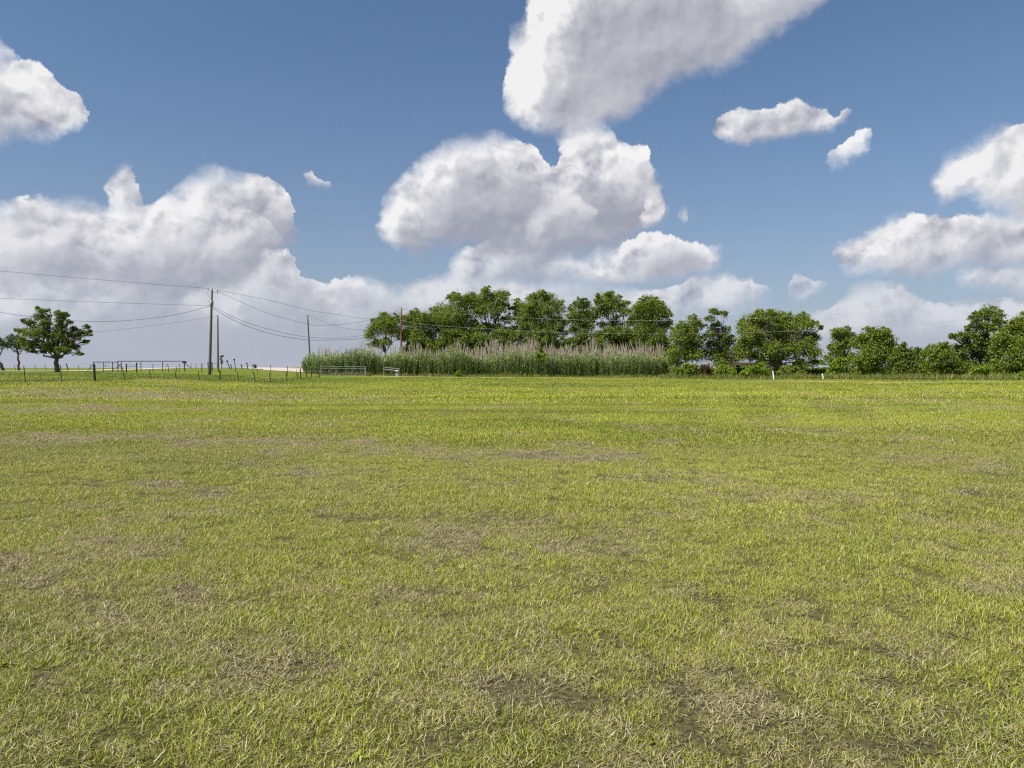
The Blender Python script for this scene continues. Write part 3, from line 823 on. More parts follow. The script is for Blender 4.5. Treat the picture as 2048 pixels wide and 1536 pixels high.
GT = 'shade trees standing behind the reed bed'
TREES = [
    # label, base px, depth, lobes, material, options
    ('low spreading tree left of the rusty brown pole, at the left end of the grove', 772, 103,
     [(772, 653, 26, 18), (750, 662, 17), (741, 673, 13), (796, 641, 14), (768, 636, 11), (786, 664, 18), (768, 686, 16, 9), (802, 672, 12), (757, 646, 10), (748, 690, 12, 8)], 'leaf', dict(trunk_r=.15, dens=4.3)),
    ('rounded tree just right of the rusty brown pole', 834, 104,
     [(836, 650, 22), (829, 631, 12), (834, 676, 20), (819, 646, 14), (851, 640, 14), (815, 668, 13), (846, 690, 16), (820, 700, 12)], 'leaf', dict(trunk_r=.16)),
    ('broad tall tree with domed crown at the left of the grove', 903, 107,
     [(916, 606, 19), (882, 630, 20), (905, 636, 26), (943, 612, 22), (867, 653, 22), (905, 664, 28), (941, 598, 13), (860, 676, 18), (930, 645, 20), (890, 690, 20), (900, 596, 8), (868, 625, 9), (925, 685, 16), (955, 662, 14), (870, 697, 14)], 'leaf', dict(trunk_r=.24, dens=4.3)),
    ('tallest tree of the grove with two-peaked crown', 975, 107,
     [(970, 590, 13), (1000, 599, 19), (966, 612, 22), (1004, 618, 15), (958, 630, 16), (984, 622, 14), (994, 638, 11), (950, 676, 19), (992, 662, 16), (972, 582, 6), (1010, 590, 8), (975, 695, 16), (946, 652, 10), (1016, 642, 12), (1010, 666, 13), (1004, 686, 13), (970, 655, 10)], 'leaf', dict(trunk_r=.22, dens=4.3)),
    ('wide tree in the middle of the grove above the pinkish dead canes', 1075, 108,
     [(1066, 600, 13), (1081, 592, 11), (1096, 604, 17), (1116, 616, 15), (1041, 620, 17), (1066, 625, 22), (1091, 632, 22), (1041, 642, 18), (1066, 654, 22), (1096, 660, 20), (1046, 668, 13), (1116, 644, 14), (1052, 690, 12), (1085, 588, 6), (1033, 610, 6), (1028, 662, 11), (1122, 668, 12), (1078, 684, 16), (1130, 648, 9), (1105, 688, 11)], 'leaf', dict(trunk_r=.22)),
    ('narrow dark tree with bare lower trunk left of the twin-lobed tree', 1183, 106,
     [(1157, 614, 14), (1174, 613, 11), (1149, 635, 15), (1174, 635, 17), (1157, 653, 18), (1178, 655, 12), (1146, 664, 11), (1160, 676, 12, 8), (1142, 620, 7), (1165, 602, 6), (1143, 683, 9), (1185, 640, 9), (1166, 690, 8)], 'leaf_dark', dict(trunk_r=.17, split=.30)),
    ('loose open tree with forked bare limbs showing under its crown', 1247, 105,
     [(1216, 596, 13), (1198, 599, 9), (1206, 611, 16), (1230, 604, 14), (1250, 610, 10), (1225, 623, 20), (1206, 628, 13), (1250, 628, 12), (1230, 653, 17), (1203, 652, 9), (1221, 670, 13), (1196, 690, 10), (1255, 668, 8), (1215, 590, 5), (1190, 622, 8), (1242, 690, 8), (1262, 645, 8)], 'leaf', dict(trunk_r=.18, split=.3, dens=4.3)),
    ('dense round-topped tree at the right end of the reed bed', 1322, 104,
     [(1298, 604, 13), (1281, 610, 10), (1313, 614, 15), (1277, 627, 18), (1300, 627, 22), (1326, 625, 13), (1337, 632, 8), (1283, 650, 22), (1308, 653, 24), (1330, 653, 11), (1280, 674, 18), (1304, 675, 20), (1341, 646, 6), (1296, 695, 16), (1326, 682, 13), (1268, 640, 9), (1268, 697, 11), (1332, 705, 11)], 'leaf', dict(trunk_r=.2, split=.28)),
    ('bushy tree with a notch in its top right beside the end of the reeds', 1372, 91,
     [(1386, 644, 12), (1368, 656, 13), (1396, 654, 11), (1358, 674, 18), (1383, 674, 20), (1366, 694, 23), (1388, 694, 18), (1374, 714, 23), (1350, 710, 16), (1391, 714, 15), (1348, 728, 12)], 'leaf', dict(trunk_r=.17, split=.3)),
    ('slim tree with a thin sprig rising above its crown', 1440, 91,
     [(1429, 627, 10), (1447, 631, 9), (1422, 639, 9), (1433, 652, 8), (1452, 660, 7), (1424, 664, 11), (1446, 677, 16), (1416, 677, 13), (1457, 684, 11), (1432, 694, 18), (1457, 699, 14), (1424, 714, 18), (1449, 714, 18), (1440, 729, 14), (1468, 712, 9), (1463, 722, 8)], 'leaf_dark', dict(trunk_r=.14, split=.35, dens=4.3)),
    ('largest wide-domed tree right of the reeds with pale twigs in its shade', 1556, 87,
     [(1521, 637, 15), (1536, 633, 12), (1550, 640, 18), (1501, 646, 16), (1487, 656, 13), (1571, 641, 15), (1604, 641, 15), (1613, 654, 16), (1588, 657, 22), (1530, 662, 25), (1496, 671, 20), (1555, 683, 27), (1621, 677, 16), (1588, 684, 24), (1505, 691, 23), (1538, 706, 24), (1613, 697, 18), (1580, 710, 24), (1488, 703, 16), (1626, 711, 16), (1631, 647, 5), (1642, 657, 5), (1548, 731, 14, 9), (1604, 730, 18, 10), (1632, 727, 12, 9), (1478, 700, 11), (1484, 716, 9), (1508, 716, 13), (1522, 728, 11, 8)], 'leaf', dict(trunk_r=.2, split=.25, stems=3)),
    ('small two-tufted tree between the big dome and the right-hand thicket', 1690, 83,
     [(1671, 664, 9), (1694, 662, 9), (1676, 677, 13), (1696, 680, 15), (1688, 694, 18), (1675, 698, 14), (1680, 720, 20), (1698, 723, 17), (1678, 740, 14), (1660, 697, 7), (1656, 725, 12)], 'leaf', dict(trunk_r=.13, split=.3)),
    ('dense dark thicket tree filling the bank right of the white posts', 1750, 81,
     [(1737, 661, 8), (1746, 670, 13), (1737, 684, 20), (1760, 677, 17), (1721, 687, 13), (1771, 667, 8), (1765, 674, 15), (1778, 688, 14), (1749, 697, 27), (1783, 706, 16), (1733, 721, 23), (1766, 725, 26), (1720, 735, 15), (1745, 742, 18, 11), (1790, 730, 16)], 'leaf', dict(trunk_r=.16, split=.25, stems=2)),
    ('low dark bush tree in the dip of the tree line', 1815, 78,
     [(1806, 694, 6), (1808, 704, 11), (1801, 721, 20), (1831, 714, 16), (1824, 733, 22), (1800, 741, 16, 12), (1841, 707, 8), (1838, 742, 14, 11), (1815, 712, 12)], 'leaf_dark', dict(trunk_r=.11, split=.25, stems=2)),
    ('low rounded yellow-green tree in front of the right-hand tall tree', 1893, 74,
     [(1874, 702, 15), (1899, 701, 12), (1858, 711, 13), (1882, 718, 22), (1921, 711, 13), (1922, 727, 19), (1866, 735, 18), (1899, 740, 24), (1934, 744, 19), (1899, 754, 16, 9), (1870, 750, 13, 9), (1885, 694, 8)], 'leaf', dict(trunk_r=.12, split=.25, stems=2)),
    ('tall layered tree with open branches reaching left at the right edge', 1968, 74,
     [(1980, 627, 14), (1961, 629, 9), (1946, 637, 8), (1999, 637, 11), (1974, 643, 20), (1997, 651, 13), (1955, 655, 12), (1939, 658, 7), (1977, 661, 14), (1921, 675, 11), (1905, 676, 7), (1945, 676, 14), (1930, 687, 12), (1966, 680, 14), (1950, 694, 14), (1925, 697, 9), (1971, 695, 18), (1957, 717, 20), (1985, 720, 16), (1960, 738, 16, 11)], 'leaf_dark', dict(trunk_r=.17, split=.3, dens=4.3)),
    ('bulky tree cut off by the right edge of the view', 2034, 72,
     [(2028, 654, 16), (2047, 646, 15), (2014, 661, 11), (2032, 674, 22), (1999, 681, 15), (2015, 694, 22), (2042, 697, 24), (1990, 708, 16), (2024, 721, 26), (1992, 738, 20), (2038, 741, 22), (2075, 670, 26), (2090, 705, 28), (2080, 735, 26)], 'leaf', dict(trunk_r=.2, split=.25, stems=2)),
]
for i, (lab, bpx, Y, lobes, mt, opt) in enumerate(TREES):
    make_tree('tree', 'tree', lab, bpx, Y, lobes, M[mt], seed=i + 1, group='trees of the grove and hedgerow', **opt)

make_tree('tree', 'tree', 'lone rounded shade tree with thick trunk beside the drive', 114, 89,
          [(76, 618, 3.5), (83, 625, 9), (98, 622, 3.5), (77, 636, 10), (93, 637, 8), (120, 630, 9), (130, 633, 7), (120, 643, 11), (137, 648, 6), (53, 644, 8), (65, 651, 11), (91, 651, 11), (123, 658, 12), (146, 661, 8), (172, 655, 5.5), (178, 668, 7), (163, 670, 9), (44, 665, 10), (65, 670, 16), (91, 672, 16), (120, 676, 16), (146, 676, 13), (172, 686, 6), (44, 682, 10), (70, 692, 14), (97, 695, 12), (149, 696, 9), (158, 708, 6), (62, 705, 7), (123, 702, 9), (86, 704, 7), (106, 700, 10), (140, 690, 11), (52, 694, 9), (135, 704, 7)],
          M['leaf_dark'], trunk_r=.27, split=.31, size=.15, dens=4.3, seed=41, group='shade trees along the drive')
make_tree('tree', 'tree', 'smaller slender tree behind the left side of the lone shade tree', 39, 104,
          [(19, 679, 9), (30, 683, 11), (43, 689, 11), (19, 692, 9), (35, 696, 9), (52, 696, 7)], M['leaf_grey'], trunk_r=.15, split=.5, size=.15, dens=4.3, seed=42, group='shade trees along the drive')
make_tree('tree', 'tree', 'tree with leaning trunk cut off by the left edge', 7, 100,
          [(-2, 686, 11), (8, 694, 9), (-22, 684, 14), (-45, 690, 13), (-25, 698, 10)], M['leaf_grey'], trunk_r=.2, split=.45, size=.15, dens=4.3, seed=43, group='shade trees along the drive')

SHRUBS = [
    ('bright green shrub under the bushy tree past the reeds', 1364, 86, [(1364, 742, 9, 8), (1371, 734, 6), (1357, 748, 6)], 'leaf_bright'),
    ('palm-like spiky green shrub on the grass under the trees', 1384, 85, [(1384, 738, 10, 12), (1376, 746, 8), (1392, 746, 8)], 'leaf'),
    ('reddish brown shrub among the green shrubs', 1412, 87, [(1412, 738, 9), (1420, 746, 7), (1404, 744, 7)], 'leaf_red'),
    ('broad low bright green shrub beneath the slim tree', 1446, 84, [(1440, 744, 12, 9), (1456, 746, 12, 8), (1448, 738, 8), (1466, 750, 8, 6)], 'leaf_bright'),
    ('green shrub left of the taller white post', 1510, 80, [(1500, 745, 10), (1512, 739, 9), (1524, 733, 9), (1530, 745, 9), (1492, 750, 8, 6)], 'leaf_bright'),
    ('green shrub between the two white posts', 1585, 80, [(1575, 742, 9, 7), (1590, 740, 8), (1602, 748, 9, 7), (1562, 748, 7, 6)], 'leaf'),
    ('bright shrub right of the shorter white post', 1672, 78, [(1668, 738, 12), (1684, 730, 13), (1660, 750, 9, 7), (1690, 750, 12, 8)], 'leaf_bright'),
    ('yellow-green shrub at the foot of the tall right-hand tree', 1958, 69, [(1952, 745, 10), (1966, 740, 8), (1975, 752, 10, 8)], 'leaf_bright'),
    ('low bright bush in the bottom right of the tree line', 2032, 68, [(2020, 758, 12, 7), (2040, 755, 14, 8), (2060, 754, 16, 9)], 'leaf_bright'),
    ('bright green sapling standing up out of the reeds', 1083, 90.5, [(1083, 704, 6), (1078, 712, 6), (1087, 713, 6), (1082, 722, 6), (1076, 720, 4)], 'leaf_bright'),
    ('tiny bright bush at the foot of the reeds', 916, 90, [(916, 745, 5), (912, 750, 4), (920, 751, 4)], 'leaf_bright'),
    ('small round bush on the far verge between fence posts', 509, 124, [(509, 732.5, 2.6), (510, 735, 2)], 'leaf_grey'),
]
for i, (lab, bpx, Y, lobes, mt) in enumerate(SHRUBS):
    small = i > 9
    make_tree('shrub', 'shrub', lab, bpx, Y, lobes, M[mt], trunk_r=.03, split=.2, size=.09 if small else .17, dens=8.0 if i > 10 else 4.0, seed=60 + i, group='shrubs at the edge of the pasture')

# pale hanging twigs in the big dome tree's shade side belong to its neighbours' undergrowth: young sapling by the road
sp = gp(443, 108); root = empty('sapling', sp)
tag(root, 'young staked sapling in a pale guard tube beside the second pole', 'sapling')
MB().tube([sp + Vector((0, 0, -.2)), sp + Vector((.02, 0, 1.0)), sp + Vector((-.03, 0, 1.95))], [.03, .025, .008], 6).build('stem', M['bark'], root)
MB().tube([sp + Vector((-.09, 0, -.02)), sp + Vector((-.09, 0, .75))], .085, 10).build('guard_tube', M['ceramic'], root)
q = np.random.default_rng(5)
V, Fc, rn, cl = leaves([tuple(sp + Vector(a)) for a in ((0, 0, 1.8), (-.08, 0, 1.45), (.1, 0, 1.15), (.03, .05, .9), (.14, 0, 1.9))], [(.17, .17, .17)] * 5, 30, .085, q)
mesh_obj('crown', V - np.array(tuple(sp)), Fc, M['leaf_grey'], root, attrs={'rnd': rn, 'clu': cl})


# ------------------------------------------------------------------ reed bed
def ribbons(base, tip_dir, L, width, droop, q, rnd, seg=3):
    """many leaf ribbons at once: base (n,3), horizontal direction, length, droop"""
    n = len(base)
    az = tip_dir; w = width
    dirh = np.stack([np.cos(az), np.sin(az), np.zeros(n)], 1)
    side = np.stack([-np.sin(az), np.cos(az), np.zeros(n)], 1)
    rows = []
    for k in range(seg + 1):
        t = k / seg
        p = base + dirh * (L * np.sin(droop * 0.55) * (t + .4 * t * t))[:, None] + np.array([0, 0, 1.0]) * (L * (t * np.cos(droop * .55) - droop * .42 * t * t))[:, None]
        ww = (w * (1 - t) ** .7 * (.6 + .8 * min(1, t * 3)))[:, None] if k < seg else 0
        if k < seg: rows += [p - side * ww, p + side * ww]
        else: rows += [p]
    m_ = len(rows)
    V = np.stack(rows, 1).reshape(-1, 3)
    i = np.arange(n)[:, None] * m_
    F_ = []
    for k in range(seg - 1):
        a = 2 * k
        F_ += [i + [a, a + 1, a + 3], i + [a, a + 3, a + 2]]
    a = 2 * (seg - 1)
    F_ += [i + [a, a + 1, a + 2]]
    return V, np.concatenate(F_), np.repeat(rnd, m_)


def reed_bed():
    q = np.random.default_rng(77)
    n = 2700
    px = q.uniform(608, 1338, n)
    dep = q.uniform(0, 1, n) ** 1.6
    front = np.interp(px, [608, 640, 700, 1280, 1338], [95.5, 93.0, 92.0, 91.5, 93])
    Y = front + dep * np.interp(px, [608, 660, 1280, 1338], [1.5, 6.0, 6.5, 2.0])
    x = (px - CX) / F * Y
    z = tz(x, Y)
    h = np.interp(px, [608, 625, 645, 800, 1000, 1330], [1.7, 2.5, 2.9, 2.75, 2.75, 2.7]) * q.uniform(.72, 1.15, n) * (.72 + .62 * fbm(px, px * 0, .045, 4, 71))
    Vs, Fs, Rn, Cl = [], [], [], []
    o = 0
    cl0 = fbm(px, Y * 8, .06, 2, 81)
    # stems
    lean = q.normal(0, .10, n) + np.where(px < 640, -.12, 0)
    b = np.stack([x, Y, z - .05], 1); tip = b + np.stack([lean * h, q.normal(0, .05, n) * h, h * .95], 1)
    sw = .014
    V = np.stack([b - [sw, 0, 0], b + [sw, 0, 0], tip + [sw * .5, 0, 0], tip - [sw * .5, 0, 0]], 1).reshape(-1, 3)
    i = np.arange(n)[:, None] * 4
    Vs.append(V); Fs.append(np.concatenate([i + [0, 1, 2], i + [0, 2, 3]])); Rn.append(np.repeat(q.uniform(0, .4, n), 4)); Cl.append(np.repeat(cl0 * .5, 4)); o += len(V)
    nl = 17
    for k in range(nl):
        t = .10 + .90 * (k + q.uniform(0, 1, n)) / nl
        lb = b + (tip - b) * t[:, None]
        az = q.uniform(0, 2 * np.pi, n)
        V, Fc, rn = ribbons(lb, az, q.uniform(.45, .8, n) * (1.05 - .3 * t), q.uniform(.025, .045, n), q.uniform(.6, 1.5, n), q, np.clip(q.uniform(0, 1, n) ** 1.4, 0, 1))
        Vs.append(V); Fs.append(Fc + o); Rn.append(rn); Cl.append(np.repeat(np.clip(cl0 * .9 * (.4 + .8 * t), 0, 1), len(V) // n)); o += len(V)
    return np.concatenate(Vs), np.concatenate(Fs), np.concatenate(Rn), np.concatenate(Cl)


V, Fc, rn, cl = reed_bed()
reeds = mesh_obj('reed_bed', V, Fc, M['cane'], attrs={'rnd': rn, 'clu': cl})
tag(reeds, 'long bed of grey-green giant reeds in front of the grove', 'reeds', kind='stuff')


def dead_canes():
    q = np.random.default_rng(78)
    n = 1450
    u = q.uniform(0, 1, n)
    px = np.interp(u, [0, .12, .30, 1], [630, 800, 930, 1334])
    Y = np.interp(px, [608, 660, 1280, 1338], [95.5, 94, 93.5, 94.5]) + q.uniform(0, 5, n)
    x = (px - CX) / F * Y; z = tz(x, Y)
    hb = np.interp(px, [630, 700, 860, 950, 1100, 1250, 1334], [3.5, 3.8, 3.6, 4.0, 4.2, 4.1, 3.9])
    h = hb * q.uniform(.70, 1.16, n) * (.66 + .62 * fbm(px, px * 0, .06, 4, 91))
    lx = q.normal(-.02, .11, n)
    w = q.uniform(.010, .022, n)
    b = np.stack([x, Y, z + h * .25], 1); tip = b + np.stack([lx * h, q.normal(0, .04, n) * h, h * .75], 1)
    mid = (b + tip) / 2 + np.stack([q.normal(0, .04, n), np.zeros(n), np.zeros(n)], 1)
    pw = (w * q.uniform(1.2, 3.4, n))[:, None] * [1, 0, 0]; w3 = w[:, None] * [1, 0, 0]
    m2 = b + (tip - b) * .82
    V = np.stack([b - w3, b + w3, mid - w3, mid + w3, m2 - pw, m2 + pw, tip], 1).reshape(-1, 3)
    i = np.arange(n)[:, None] * 7
    Fc = np.concatenate([i + [0, 1, 3], i + [0, 3, 2], i + [2, 3, 5], i + [2, 5, 4], i + [4, 5, 6]])
    return V, Fc, np.repeat(q.uniform(0, 1, n), 7), np.repeat(fbm(px, Y, .04, 2, 95), 7)


def undergrowth():
    q = np.random.default_rng(99)
    C, R_ = [], []
    for _ in range(330):
        px = q.uniform(1345, 2110)
        Y = float(np.interp(px, [1345, 1560, 1750, 1900, 2110], [97, 94, 88, 81, 76])) + q.uniform(-1, 2.5)
        top = 727 + 8 * float(vnoise(px * .03, 1.0, 5))
        gpz = gp(px, Y)
        zt = at(px, top, Y).z
        r = q.uniform(.5, .9)
        C.append((gpz.x, gpz.y, gpz.z + q.uniform(.1, 1) * max(.3, zt - gpz.z - r))); R_.append((r, r, r * .9))
        if 1478 < px < 1497 and C[-1][2] > gpz.z + 1.0: C.pop(); R_.pop()
    for _ in range(320):
        px = q.uniform(805, 1345); Y = 101.5 + q.uniform(-1, 2)
        gpz = gp(px, Y)
        r = q.uniform(.5, 1.0)
        hh = 4.0 + 2.8 * float(vnoise(px * .02, 3.0, 6))
        C.append((gpz.x, gpz.y, gpz.z + q.uniform(1.5, hh))); R_.append((r, r, r))
    return leaves(C, R_, 3.2, .2, q)


V, Fc, rn, cl = undergrowth()
V[:, 2] = np.maximum(V[:, 2], tz(V[:, 0], V[:, 1]) + .02)
o = mesh_obj('undergrowth', V, Fc, M['leaf_dark'], attrs={'rnd': rn, 'clu': cl})
tag(o, 'dark tangled undergrowth beneath the trees of the grove and hedgerow', 'undergrowth', kind='stuff')

V, Fc, rn, cl = dead_canes()
dead = mesh_obj('dead_canes', V, Fc, M['stalk'], attrs={'rnd': rn, 'clu': cl})
tag(dead, 'thin pinkish brown dead canes standing above the green reeds', 'reeds', kind='stuff')


def weeds(name, label, pxs, Yf, n, hmin, hmax, mat, seed, spread=2.0, w=.02):
    q = np.random.default_rng(seed)
    px = q.uniform(pxs[0], pxs[1], n); Y = Yf(px) + q.uniform(-.5, 1, n) * spread
    x = (px - CX) / F * Y; z = tz(x, Y)
    cl = fbm(x, Y, .6, 3, seed)
    L = q.uniform(hmin, hmax, n) * (.35 + 1.3 * cl)
    V, Fc, rn = ribbons(np.stack([x, Y, z - .03], 1), q.uniform(0, 6.28, n), L, q.uniform(.6, 1.4, n) * w, q.uniform(.1, .9, n), q, q.uniform(0, 1, n))
    o = mesh_obj(name, V, Fc, mat, attrs={'rnd': rn, 'clu': np.repeat(cl, len(V) // n)})
    return tag(o, label, 'weeds', kind='stuff')


weeds('tall_weeds', 'rank weeds and long grass along the foot of the tree line', (1320, 2120),
      lambda p: np.interp(p, [1320, 1440, 1560, 1700, 1850, 2050, 2200], [87, 82, 78, 75, 71, 67, 64]), 15000, .25, .85, M['weed'], 131, 2.6)
weeds('reed_foot_weeds', 'ragged weeds and grass at the foot of the reed bed', (640, 1345),
      lambda p: np.interp(p, [640, 700, 1280, 1345], [91.5, 90.8, 90.3, 90.0]), 6000, .12, .55, M['weed'], 133, 1.2)
weeds('verge_grass', 'longer unmown grass along the wire fence and roadside bank', (-60, 640),
      lambda p: np.interp(p, [-60, 47, 188, 300, 440, 541, 640], [51.5, 53.5, 58.5, 66.5, 72.5, 75.7, 86]), 9000, .12, .38, M['weed'], 132, 2.0, .014)


# ------------------------------------------------------------------ utility poles and wires
def plan_depth(px, p0, p1):
    """depth along the straight plan line between (px,Y) p0 and p1 at column px"""
    u, u0, u1 = (px - CX) / F, (p0[0] - CX) / F, (p1[0] - CX) / F
    x0, x1 = u0 * p0[1], u1 * p1[1]
    dx, dY = x1 - x0, p1[1] - p0[1]
    t = (u * p0[1] - x0) / (dx - u * dY)
    return p0[1] + t * dY


def wire(name, label, pts, Y0, Y1, r, mat, group):
    P = []
    for px, py in pts: P.append(at(px, py, plan_depth(px, (pts[0][0], Y0), (pts[-1][0], Y1))))
    # smooth spline through the points
    C = []
    for i in range(len(P) - 1):
        a, b = P[max(i - 1, 0)], P[min(i + 2, len(P) - 1)]
        for k in range(6):
            t = k / 6
            p0, p1 = P[i], P[i + 1]
            m0, m1 = (p1 - a) * .5, (b - p0) * .5
            C.append(p0 * (2 * t**3 - 3 * t**2 + 1) + m0 * (t**3 - 2 * t**2 + t) + p1 * (-2 * t**3 + 3 * t**2) + m1 * (t**3 - t**2))
    C.append(P[-1])
    o = MB().tube(C, r, 5).build(name, mat)
    return tag(o, label, 'wire', group)


def pole(label, px, Y, tx, ty, r0, r1, mat, hide=0.0):
    b = gp(px, Y); t = at(tx, ty, Y)
    root = empty('utility_pole', b); tag(root, label, 'utility pole', 'wooden utility poles')
    n = 8
    MB().tube([b.lerp(t, i / n) + (Vector((0, 0, -.6)) if i == 0 else Vector()) for i in range(n + 1)], [r0 + (r1 - r0) * i / n for i in range(n + 1)], 12).build('pole', mat, root, smooth=True)
    return root, b, t


P1, b, t = pole('nearest tall weathered utility pole with equipment and side arm near its top', 419, 82, 424, 580, .17, .105, M['pole'])
w_ = lambda px, py: at(px, py, 82)
MB().tube([w_(424.3, 580), w_(425, 575.8)], [.045, .03], 8).build('insulator', M['grey'], P1)
MB().tube([w_(425, 584.6), w_(434.5, 583.8)], .032, 6).build('arm', M['grey'], P1)
MB().tube([w_(434.8, 579.5), w_(434.5, 588)], [.05, .045], 8).build('insulator', M['grey'], P1)
c = w_(423.2, 605.5) + Vector((0, -.14, 0))
MB().tube([c + Vector((0, 0, -.29)), c + Vector((0, 0, -.27)), c + Vector((0, 0, .24)), c + Vector((0, 0, .29))], [.12, .155, .155, .09], 14).build('equipment_can', M['ceramic'], P1, smooth=True)
MB().box(w_(425.6, 606) + Vector((0, .02, 0)), (.10, .12, .5)).build('bracket', M['black'], P1)
MB().tube([w_(419.3, 599.5), w_(418.6, 604)], .035, 6).build('fuse_cutout', M['black'], P1)
MB().tube([w_(418, 577), w_(417, 581), w_(414.5, 585), w_(415, 589), w_(418, 592.5), w_(420.5, 594), w_(419.5, 599.5)], .013, 5).build('jumper_wire', M['cable'], P1)
MB().tube([w_(416, 612), w_(427, 612.6)], .04, 6).build('clevis', M['black'], P1)
MB().box(w_(419.5, 729), (.20, .22, .1)).build('band', M['black'], P1)

P2, b, t = pole('shorter-looking utility pole just right of the nearest pole', 436, 124, 435.5, 631, .17, .11, M['pole'])
MB().tube([at(435.7, 631, 124), at(436.6, 628, 124)], [.06, .04], 8).build('insulator', M['grey'], P2)
MB().tube([at(430.5, 633.4, 124), at(435, 633, 124)], .05, 6).build('arm', M['grey'], P2)
P3, b, t = pole('bare dark utility pole rising behind the left end of the reeds', 621, 117, 615, 629, .16, .10, M['pole'])
MB().tube([at(615, 629, 117), at(614.6, 626, 117)], [.06, .045], 8).build('insulator', M['white'], P3)
P4, b, t = pole('rusty brown utility pole rising from the reeds before the grove', 802, 99, 803, 616, .155, .105, M['pole_red'])
MB().tube([at(802.5, 616, 99), at(801.5, 612.5, 99)], [.04, .03], 8).build('insulator', M['grey'], P4)
MB().tube([at(803, 617.5, 99), at(813, 618.6, 99)], .03, 6).build('arm', M['grey'], P4)

GW = 'overhead line wires'
wire('power_wire', 'topmost wire running left from the nearest utility pole', [(-350, 522), (-150, 531), (0, 542), (200, 559.5), (418, 577)], 72, 82, .016, M['cable'], GW)
wire('power_wire', 'middle straight wire running left from the nearest utility pole', [(-350, 590), (0, 597), (200, 604.5), (416, 611.5)], 72, 82, .015, M['cable'], GW)
wire('cable', 'sagging cable dipping behind the lone shade tree to the nearest pole', [(-60, 606), (0, 624), (60, 633), (140, 641), (215, 643), (300, 637), (360, 627.5), (416, 613)], 76, 82, .022, M['cable'], GW)
wire('power_wire', 'upper nearly straight wire between nearest pole and rusty brown pole', [(434.7, 580.5), (541, 601), (613, 619.5), (680, 630), (734, 637.5), (772, 634), (801, 614)], 82, 99, .015, M['cable'], GW)
wire('power_wire', 'deep-sagging upper wire between nearest pole and rusty brown pole', [(434.7, 583), (480, 603), (540, 628), (615, 648), (650, 650.5), (700, 647), (745, 638), (802, 620)], 82, 99, .016, M['cable'], GW)
wire('cable', 'higher of the two low slack cables crossing toward the grove', [(426, 612.8), (480, 640), (540, 659), (600, 672), (660, 676.5), (725, 671), (762, 663), (802, 648)], 82, 99, .018, M['cable'], GW)
wire('cable', 'lowest slack cable crossing toward the grove', [(424, 616), (480, 646.5), (540, 667), (600, 678), (640, 680.5), (700, 678.5), (730, 675), (802, 655)], 82, 99, .022, M['cable'], GW)
wire('power_wire', 'faint distant wire running left from the second pole', [(431, 633.4), (300, 652), (190, 664), (0, 680), (-100, 687)], 124, 120, .016, M['cable'], GW)
wire('power_wire', 'faint distant wire descending right from the dark bare pole', [(615.5, 629.5), (650, 645), (690, 656), (740, 660), (800, 657)], 117, 130, .016, M['cable'], GW)
wire('power_wire', 'upper wire running right from the rusty brown pole across the trees', [(812, 618.6), (850, 623), (1000, 633), (1150, 639.5), (1340, 641), (1480, 638), (1600, 632), (1712, 626), (1850, 614), (2048, 595), (2300, 566)], 99, 62, .007, M['wire'], GW)
wire('power_wire', 'lower wire running right from the rusty brown pole across the trees', [(803.5, 640), (850, 649), (1000, 659), (1150, 666), (1340, 668), (1500, 665), (1620, 661), (1720, 655), (1850, 647), (2048, 628), (2300, 598)], 98.5, 62, .007, M['wire'], GW)


# ------------------------------------------------------------------ fences, gates and posts
def post_mesh(px_t, sy_t, px_b, Y, r, mat, parent, n=7, name='post'):
    b, t = gp(px_b, Y), at(px_t, sy_t, Y)
    MB().tube([b + (b - t).normalized() * .2, b.lerp(t, .5), t], [r * 1.05, r, r * .93], n).build(name, mat, parent)
    return b, t


def wire_fence(label, posts, wires=(.32, .58, .82, .96), group=None):
    """posts: (px_top, sy_top, px_base, Y, radius, wooden, wired)"""
    root = empty('wire_fence', gp(posts[0][2], posts[0][3])); tag(root, label, 'fence', group)
    ends = []
    for a in posts:
        b, t = post_mesh(*a[:5], M['post'] if a[5] else M['tpost'], root)
        if a[6]: ends.append((b, t))
    for h in wires:
        pts = [b.lerp(t, h) for b, t in ends]
        C = []
        for p0, p1 in zip(pts[:-1], pts[1:]):
            C += [p0, p0.lerp(p1, .5) - Vector((0, 0, .02))]
        C.append(pts[-1])
        MB().tube(C, .0035, 4).build('wire', M['wire'], root)
    return root


wire_fence('front wire fence of thin leaning posts along the far edge of the mown pasture', [
    (-62, 731, -58, 51.5, .032, 0, 1), (47.5, 731, 50.4, 53.3, .032, 0, 1), (120.7, 730, 122.5, 55, .030, 0, 1), (188, 728, 189, 58, .095, 1, 1),
    (244.4, 734.6, 249.7, 62, .034, 0, 1), (297.9, 739, 301.7, 65.5, .034, 0, 1), (349.4, 740, 352.6, 68.3, .034, 0, 1), (396, 741.6, 399, 70.4, .034, 0, 1),
    (440.1, 741, 439.8, 72, .068, 1, 1), (474.7, 744.5, 476.4, 73, .036, 0, 1), (507.2, 745, 510.7, 74, .042, 0, 1), (538.7, 745.5, 541.4, 75.2, .042, 0, 1),
    (571.9, 743.6, 573.8, 77, .044, 0, 1), (595.3, 746.7, 595.6, 79.5, .034, 0, 1), (601, 737, 601, 80.5, .062, 1, 1), (623, 736, 623, 83, .062, 1, 1), (636.6, 737, 638.2, 86, .062, 1, 1)])
